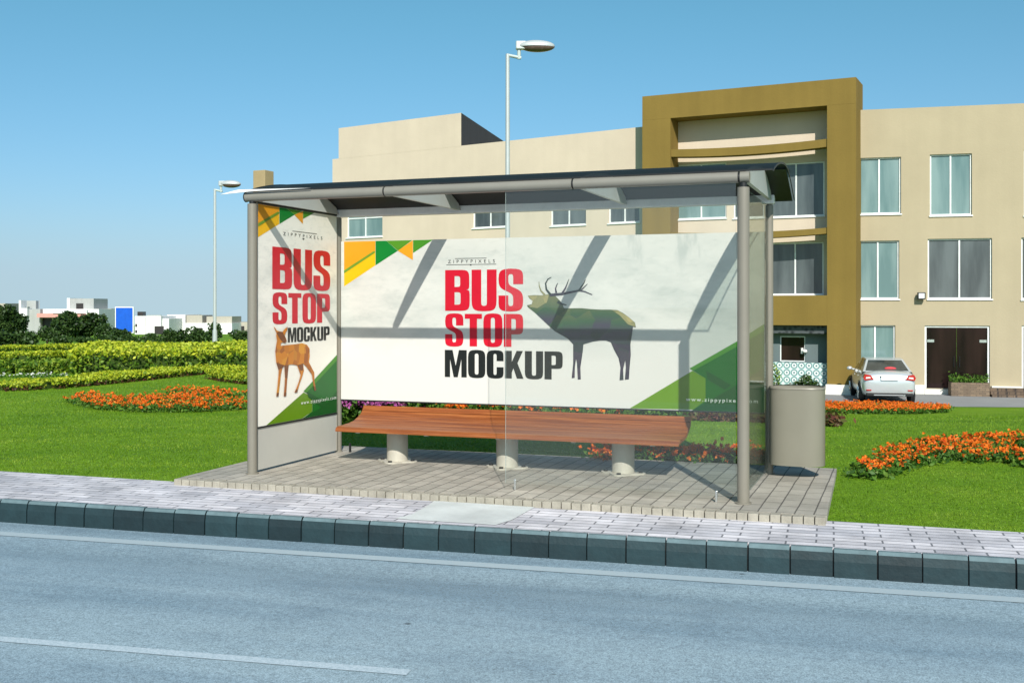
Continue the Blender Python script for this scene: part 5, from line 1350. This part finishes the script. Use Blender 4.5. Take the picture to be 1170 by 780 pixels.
bed('long orange flower bed hidden behind the bench back', [(502, 480), (700, 484), (780, 482), (780, 476), (502, 474)], 700, .26, M_orange, .06, 9, .8, leafsize=.08)
bed('dark red leafy bed under the stag poster', [(770, 480), (880, 483), (880, 478), (770, 475)], 420, .13, None, .05, 9, leafm=M_redleaf, leafsize=.09, name='leafy_bed', cat='plant bed')
bed('small dark red leafy plant beside the litter bin', [(940, 482), (958, 482), (962, 486), (950, 487.5), (938, 486)], 50, .15, None, .05, 9, leafm=M_redleaf, leafsize=.09, name='leafy_bed', cat='plant bed')
bed('thin white flower strip at the foot of the clipped hedge rows', [(-20, 430), (74, 429), (78, 431), (-20, 432.5)], 110, .07, M_whitefl, .032, 5, .6, leafsize=.06)
# shrubs by the mosaic wall
def shrub(label, px, py, Y, rx, rz, n, size, m, name='shrub', cat='shrub', group=None):
    X = Y * (px - 585) / F; zc = EYE - Y * (py - HZ) / F; g = Gf(X, Y); org = (X, Y, g)
    r = thing(name, label, cat, org, 0, group)
    u = rng.normal(size=(n, 3)); u /= np.linalg.norm(u, axis=1)[:, None]; rad = rng.uniform(.55, 1.05, n) ** .7
    lum = 1 + .16 * np.sin(u[:, 0] * 5 + 1) + .14 * np.sin(u[:, 2] * 6 + u[:, 1] * 4)
    p = np.array([X, Y, zc]) + u * (rad * lum)[:, None] * np.array([rx, rx * .8, rz])
    p[:, 2] = np.maximum(p[:, 2], g + .02)
    np_mesh('foliage', leaf_quads(p, size, .3), 4, m, r, org)
    mb = MB()
    for k in range(5):
        a_ = k * 1.26; mb.cyl((X + .03 * math.cos(a_), Y + .03 * math.sin(a_), g - .05), (X + rx * .4 * math.cos(a_), Y + rx * .3 * math.sin(a_), zc), .025, .012, n=6)
    mb.build('stems', M_bark, r, origin=org)
    return r
shrub('rounded dark green shrub before the mosaic wall, above the litter bin', 921, 443, 40.0, .52, .42, 1500, .10, M_tree2)
shrub('thin light green shrub at the left edge of the mosaic wall', 884, 436, 40.2, .28, .62, 500, .10, M_hedge_g)

# planter by the dark glass door
a = prw.hit(1082, 450)[0]; b = prw.hit(1125, 450)[0]
q = prw.pt((a + b) / 2, 0, .62); g = Gf(q[0], q[1])
pt_ = thing('brick_planter', 'brown brick planter with green plants before the dark glass door', 'planter', (q[0], q[1], g), math.atan2(prw.d.y, prw.d.x))
hw = (b - a) / 2
mb = MB(); th = .1; ph = .50
mb.box(-hw, hw, -.35, -.35 + th, 0, ph); mb.box(-hw, hw, .35 - th, .35, 0, ph); mb.box(-hw, -hw + th, -.35 + th, .35 - th, 0, ph); mb.box(hw - th, hw, -.35 + th, .35 - th, 0, ph)
def wall_bricks():
    m = paving('brown_planter_brick', (0.23, 0.165, 0.11), (0.16, 0.115, 0.08), (0.10, 0.08, 0.06), .21, .07, 0, .008)
    mp = [n for n in m.node_tree.nodes if n.type == 'MAPPING'][0]; mp.inputs['Rotation'].default_value = (R(90), 0, 0); return m
mb.build('brick_box', wall_bricks(), pt_)
MB().box(-hw + th, hw - th, -.35 + th, .35 - th, .05, ph - .06).build('soil', mat('dark_soil', (0.05, 0.035, 0.025), .95), pt_)
pp = np.column_stack([rng.uniform(-hw, hw, 500), rng.uniform(-.3, .3, 500), ph + np.abs(rng.normal(0, .12, 500))])
np_mesh('plants', leaf_quads(pp, .13, .1, 2.6), 4, M_bedleaf, pt_)['kind'] = 'stuff'

# distant trees
def tree(label, px, ytop, ybase, hwpx, Y, n, m, group='trees before the far houses', kind='tree'):
    k = Y / F; X = (px - 585) * k; g = Gf(X, Y); zt = EYE + (HZ - ytop) * k; hw_ = hwpx * k
    org = (X, Y, g); r = thing('bush' if kind == 'bush' else 'tree', label, kind, org, 0, group)
    zb_ = g + (zt - g) * (.0 if kind == 'bush' else .10)
    nc = 9; cs = []
    for i in range(nc):
        a_ = rng.uniform(0, 6.28); rr = rng.uniform(.1, .62) * hw_; z_ = rng.uniform(.25, .8) * (zt - zb_) + zb_
        cs.append((rr * math.cos(a_), rr * math.sin(a_) * .8, z_ - g, rng.uniform(.38, .58) * hw_))
    cs.append((0, 0, (zb_ + zt) / 2 - g, hw_ * .62))
    V = []
    for cx, cy, cz, cr in cs:
        u = rng.normal(size=(n // len(cs), 3)); u /= np.linalg.norm(u, axis=1)[:, None]
        q = np.array([cx, cy, cz]) + u * (cr * rng.uniform(.6, 1.08, len(u)))[:, None] * np.array([1, 1, min(1.1, .62 * (zt - zb_) / hw_)])
        V.append(q)
    V = np.concatenate(V); V[:, 2] = np.clip(V[:, 2], zb_ - g - .1, zt - g + .12 * hw_)
    np_mesh('crown', leaf_quads(V, hw_ * .13 + .06, .3, 1.4), 4, m, r)
    mb = MB().cyl((0, 0, -.2), (0, 0, (zb_ - g) + (zt - zb_) * .5), .045 * hw_ + .05, .03 * hw_, n=10)
    for i in range(4):
        c_ = cs[i]; mb.cyl((0, 0, (zb_ - g) * .8 + .1), (c_[0], c_[1], c_[2]), .03 * hw_ + .03, .015 * hw_, n=7)
    mb.build('trunk', M_bark, r)
    return r
T = [('dark round tree cut by the left edge of the photo', -2, 350, 394, 20, 66, 3400, M_tree), ('dark tree second from the left edge', 17, 358, 394, 17, 69, 2600, M_tree),
     ('tall round tree in front of the white house, its left crown', 75, 358, 394, 20, 66, 4200, M_tree), ('tall round tree in front of the white house, its right crown', 100, 358, 394, 20, 68, 4000, M_tree),
     ('paler small tree between the round trees and the blue billboard', 119, 369, 394, 12, 67, 1500, M_tree2), ('dark tree behind the foot of the blue billboard', 140, 374, 394, 15, 72, 1900, M_tree)]
for l, *a in T: tree(l, *a)
Bs = [('low bush under the round tree nearest the small bush', 72, 384, 395, 13, 61), ('low bush between the two round trees before the salmon wall', 98, 385, 395, 14, 62), ('low bush before the paler small tree', 122, 383, 395, 13, 61), ('low bush under the blue billboard', 148, 383, 394, 13, 61),
      ('low bush at the left edge below the dark round tree', 5, 377, 396, 19, 62), ('low bush between the left edge and the small bush', 30, 377, 396, 19, 63), ('small bush in front of the house window', 54, 374, 396, 14, 64),
      ('bush right of the blue billboard under the white wall', 172, 381, 396, 14, 62), ('bush beneath the square window of the white house', 192, 375, 396, 9, 63), ('bush between the square window and the street lamp', 207, 376, 396, 14, 64),
      ('bush just left of the street lamp pole', 226, 374, 396, 14, 65), ('taller bush behind the street lamp pole', 246, 368, 396, 13, 66), ('bush right of the street lamp pole by the shelter', 276, 377, 396, 13, 65)]
for l, px, yt, yb, hp, Y in Bs: tree(l, px, yt, yb, hp, Y, 1000, M_tree if px % 2 else M_tree2, 'bushes before the far houses', 'bush')

# distant houses
M_hw = render_wall('white_house_render', (0.74, 0.73, 0.72), .05, .06); M_hg = render_wall('grey_house_render', (0.36, 0.37, 0.36), .06, .06)
M_hp = render_wall('salmon_house_render', (0.62, 0.30, 0.26), .05, .05); M_hb = render_wall('tan_house_render', (0.40, 0.37, 0.31), .05, .05); M_hd = mat('dark_opening', (0.03, 0.025, 0.025), .4)
def pxbox(mb, x0, x1, yt, yb, Y, dep, mi=0):
    k = Y / F; mb.box((x0 - 585) * k, (x1 - 585) * k, Y, Y + dep, EYE - (yb - HZ) * k, EYE - (yt - HZ) * k, mi)
def house(name, label, cx, Y, pieces):
    k = Y / F; X = (cx - 585) * k; org = (X, Y, Gf(X, Y)); r = thing(name, label, 'house', org, 0, 'houses beyond the trees')
    made = {}
    for nm, par, m, x0, x1, yt, yb, dy, dep in pieces:
        mb = MB(); pxbox(mb, x0, x1, yt, yb, Y + dy, dep); o = mb.build(nm, m, made.get(par, r), origin=org); made[nm] = o
    return r
house('house', 'white and salmon house with a grey tower, behind the round trees', 65, 170, [
    ('wall', None, M_hw, 30, 113, 353, 394, 1.0, 9), ('front_wall', None, M_hg, 24, 46, 353, 394, 0, .9), ('parapet', None, M_hw, 21.5, 31, 352, 361, -.8, 1.7), ('roof_fin', None, M_hw, 21.5, 24, 343, 351.9, -.4, 2), ('roof_screen', None, M_hg, 25, 41, 343.5, 352.8, 3, 1),
    ('canopy', None, M_hp, 42, 92, 358, 362.5, -1.2, 2.1), ('balcony_front', None, M_hw, 60, 99, 354, 357.9, -1.4, .5), ('window', None, M_hd, 47, 59, 363.5, 375, .85, .12), ('doorway', None, M_hd, 64, 76, 363.5, 372, .85, .12),
    ('tower', None, M_hg, 80, 107, 341, 352.9, 2, 6), ('tower_side', None, M_hw, 76.5, 79.9, 340.5, 354, 1.8, 6), ('tower_window', None, M_hd, 87, 95, 346.5, 354, 1.9, .08), ('side_door', None, M_hd, 26, 29, 362, 374, -.1, .08), ('upper_window', None, M_hd, 101, 108, 364, 370, .85, .12), ('aerial', None, M_hg, 44.6, 45.1, 343, 353, 3, .1)])
house('house', 'grey house with a roof water tank, left of the blue billboard', 122, 180, [('wall', None, M_hg, 111, 128, 357, 394, 0, 8), ('wing', None, M_hw, 128.2, 136, 359, 394, .5, 7), ('water_tank', None, M_hb, 118, 127, 352.5, 356.9, 2, 2.5)])
house('house', 'white house with one square dark window, right of the blue billboard', 170, 165, [('wall', None, M_hw, 154, 184, 361, 394, 0, 9), ('wing', None, M_hw, 184.2, 193, 364, 394, .7, 8), ('window', None, M_hd, 176.5, 187, 372.5, 383, -.10, .098),
    ('pier', None, M_hw, 165, 166, 361.5, 394, -.25, .24), ('roof_tank', None, M_hd, 157, 163, 356, 360.9, 2, 1.5), ('vent', None, M_hd, 154.5, 156.5, 370, 373, -.1, .098), ('vent', None, M_hd, 154.5, 156.5, 377, 380, -.1, .098), ('parapet', None, M_hg, 168, 183.8, 359.8, 360.9, .1, .3)])
house('house', 'white house with two long grey roof rooms, behind the street lamp', 232, 172, [('wall', None, M_hw, 212, 265, 369, 394, 0, 9), ('side_wing', None, M_hw, 191, 211.8, 359.5, 394, .6, 9), ('roof_room', None, M_hb, 213, 231, 360, 368.9, .5, 6), ('roof_room_large', None, M_hb, 236, 265, 361.5, 368.8, .8, 6),
    ('window', None, M_hd, 221, 231, 374.5, 381, -.1, .098), ('side_window', None, M_hd, 201, 208, 374, 378, .4, .19)])
house('house', 'low cream house beside the left shelter post', 274, 178, [('wall', None, M_hb, 266, 300, 368, 394, 0, 8), ('window', None, M_hd, 271, 279, 372.5, 378, -.1, .098), ('garden_wall', None, M_hw, 260, 278, 379.5, 394, -6, .3)])
house('house', 'tan house cut by the left edge of the photo', -20, 175, [('wall', None, M_hb, -60, 6, 346.5, 394, 0, 8), ('window', None, M_hd, -30, -20, 356, 366, -.1, .098)])
# salmon garden wall
mb = MB(); pxbox(mb, 59, 96, 388.5, 397, 128, .3); k = 128 / F
tag(mb.build('garden_wall', M_hp, origin=((77 - 585) * k, 128, Gf((77 - 585) * k, 128))), 'low salmon garden wall at the foot of the round trees', 'wall')
# blue billboard on a pole
Y = 76.0; k = Y / F; X = (142 - 585) * k; g = Gf(X, Y)
bb = thing('billboard', 'plain blue billboard with a thin white border, standing among the far trees', 'billboard', (X, Y, g))
z0, z1 = EYE - (380.5 - HZ) * k - g, EYE - (350.5 - HZ) * k - g; hw = 10.6 * k
MB().box(-hw, hw, 0, .12, z0, z1).build('border', M_white, bb, bevel=.01)
MB().box(-hw + .06, hw - .06, -.012, -.002, z0 + .06, z1 - .06).build('blue_face', mat('plain_blue_sheet', lin((8, 84, 190)), .45), bb)
mb = MB()
for s in (-1, 1): mb.cyl((s * hw * .5, .2, -.3), (s * hw * .5, .2, z1 - .1), .05, n=10)
mb.build('support_pole', M_lampg, bb)

# ------------------------------------------------------------------ grass blades on the lawn
def grass():
    n = 420000
    b_ = rng.exponential(5.0, n) ; b_ = b_[b_ < 26]; n = len(b_)
    t_ = rng.uniform(-26, 26, n)
    x = PA.x + pd.x * t_ + pn.x * b_; y = PA.y + pd.y * t_ + pn.y * b_
    px = 585 + F * x / np.maximum(y, 1); k = (px > -140) & (px < 1310) & (y > 6.5)
    pad_w = [tuple(SO + su * c[0] + sv * c[1]) for c in (FL, FR, BR, BLc)]
    k &= ~in_poly(pad_w, x, y)
    k &= ~((x > 10.3) & (y > 34))
    x, y, b_ = x[k], y[k], b_[k]; n = len(x)
    g = G(x, y) - .004
    far = np.clip((y - 8) / 12, 0, 2.0)
    h = (.012 + .010 * rng.uniform(size=n)) * (1 + .25 * far); wd = .0036 * (1 + 1.2 * far)
    a = rng.uniform(0, 2 * np.pi, n); lx = rng.normal(0, .5, n) * h; ly = rng.normal(0, .5, n) * h
    P = np.column_stack([x, y, g]); D = np.column_stack([np.cos(a) * wd, np.sin(a) * wd, np.zeros(n)]); Tp = P + np.column_stack([lx, ly, h])
    v = np.stack([P - D, P + D, Tp], axis=1).reshape(-1, 3)
    o = np_mesh('grass', v, 3, M_blade)
    tag(o, 'short bright green mown grass of the lawn', 'grass', kind='stuff')
grass()
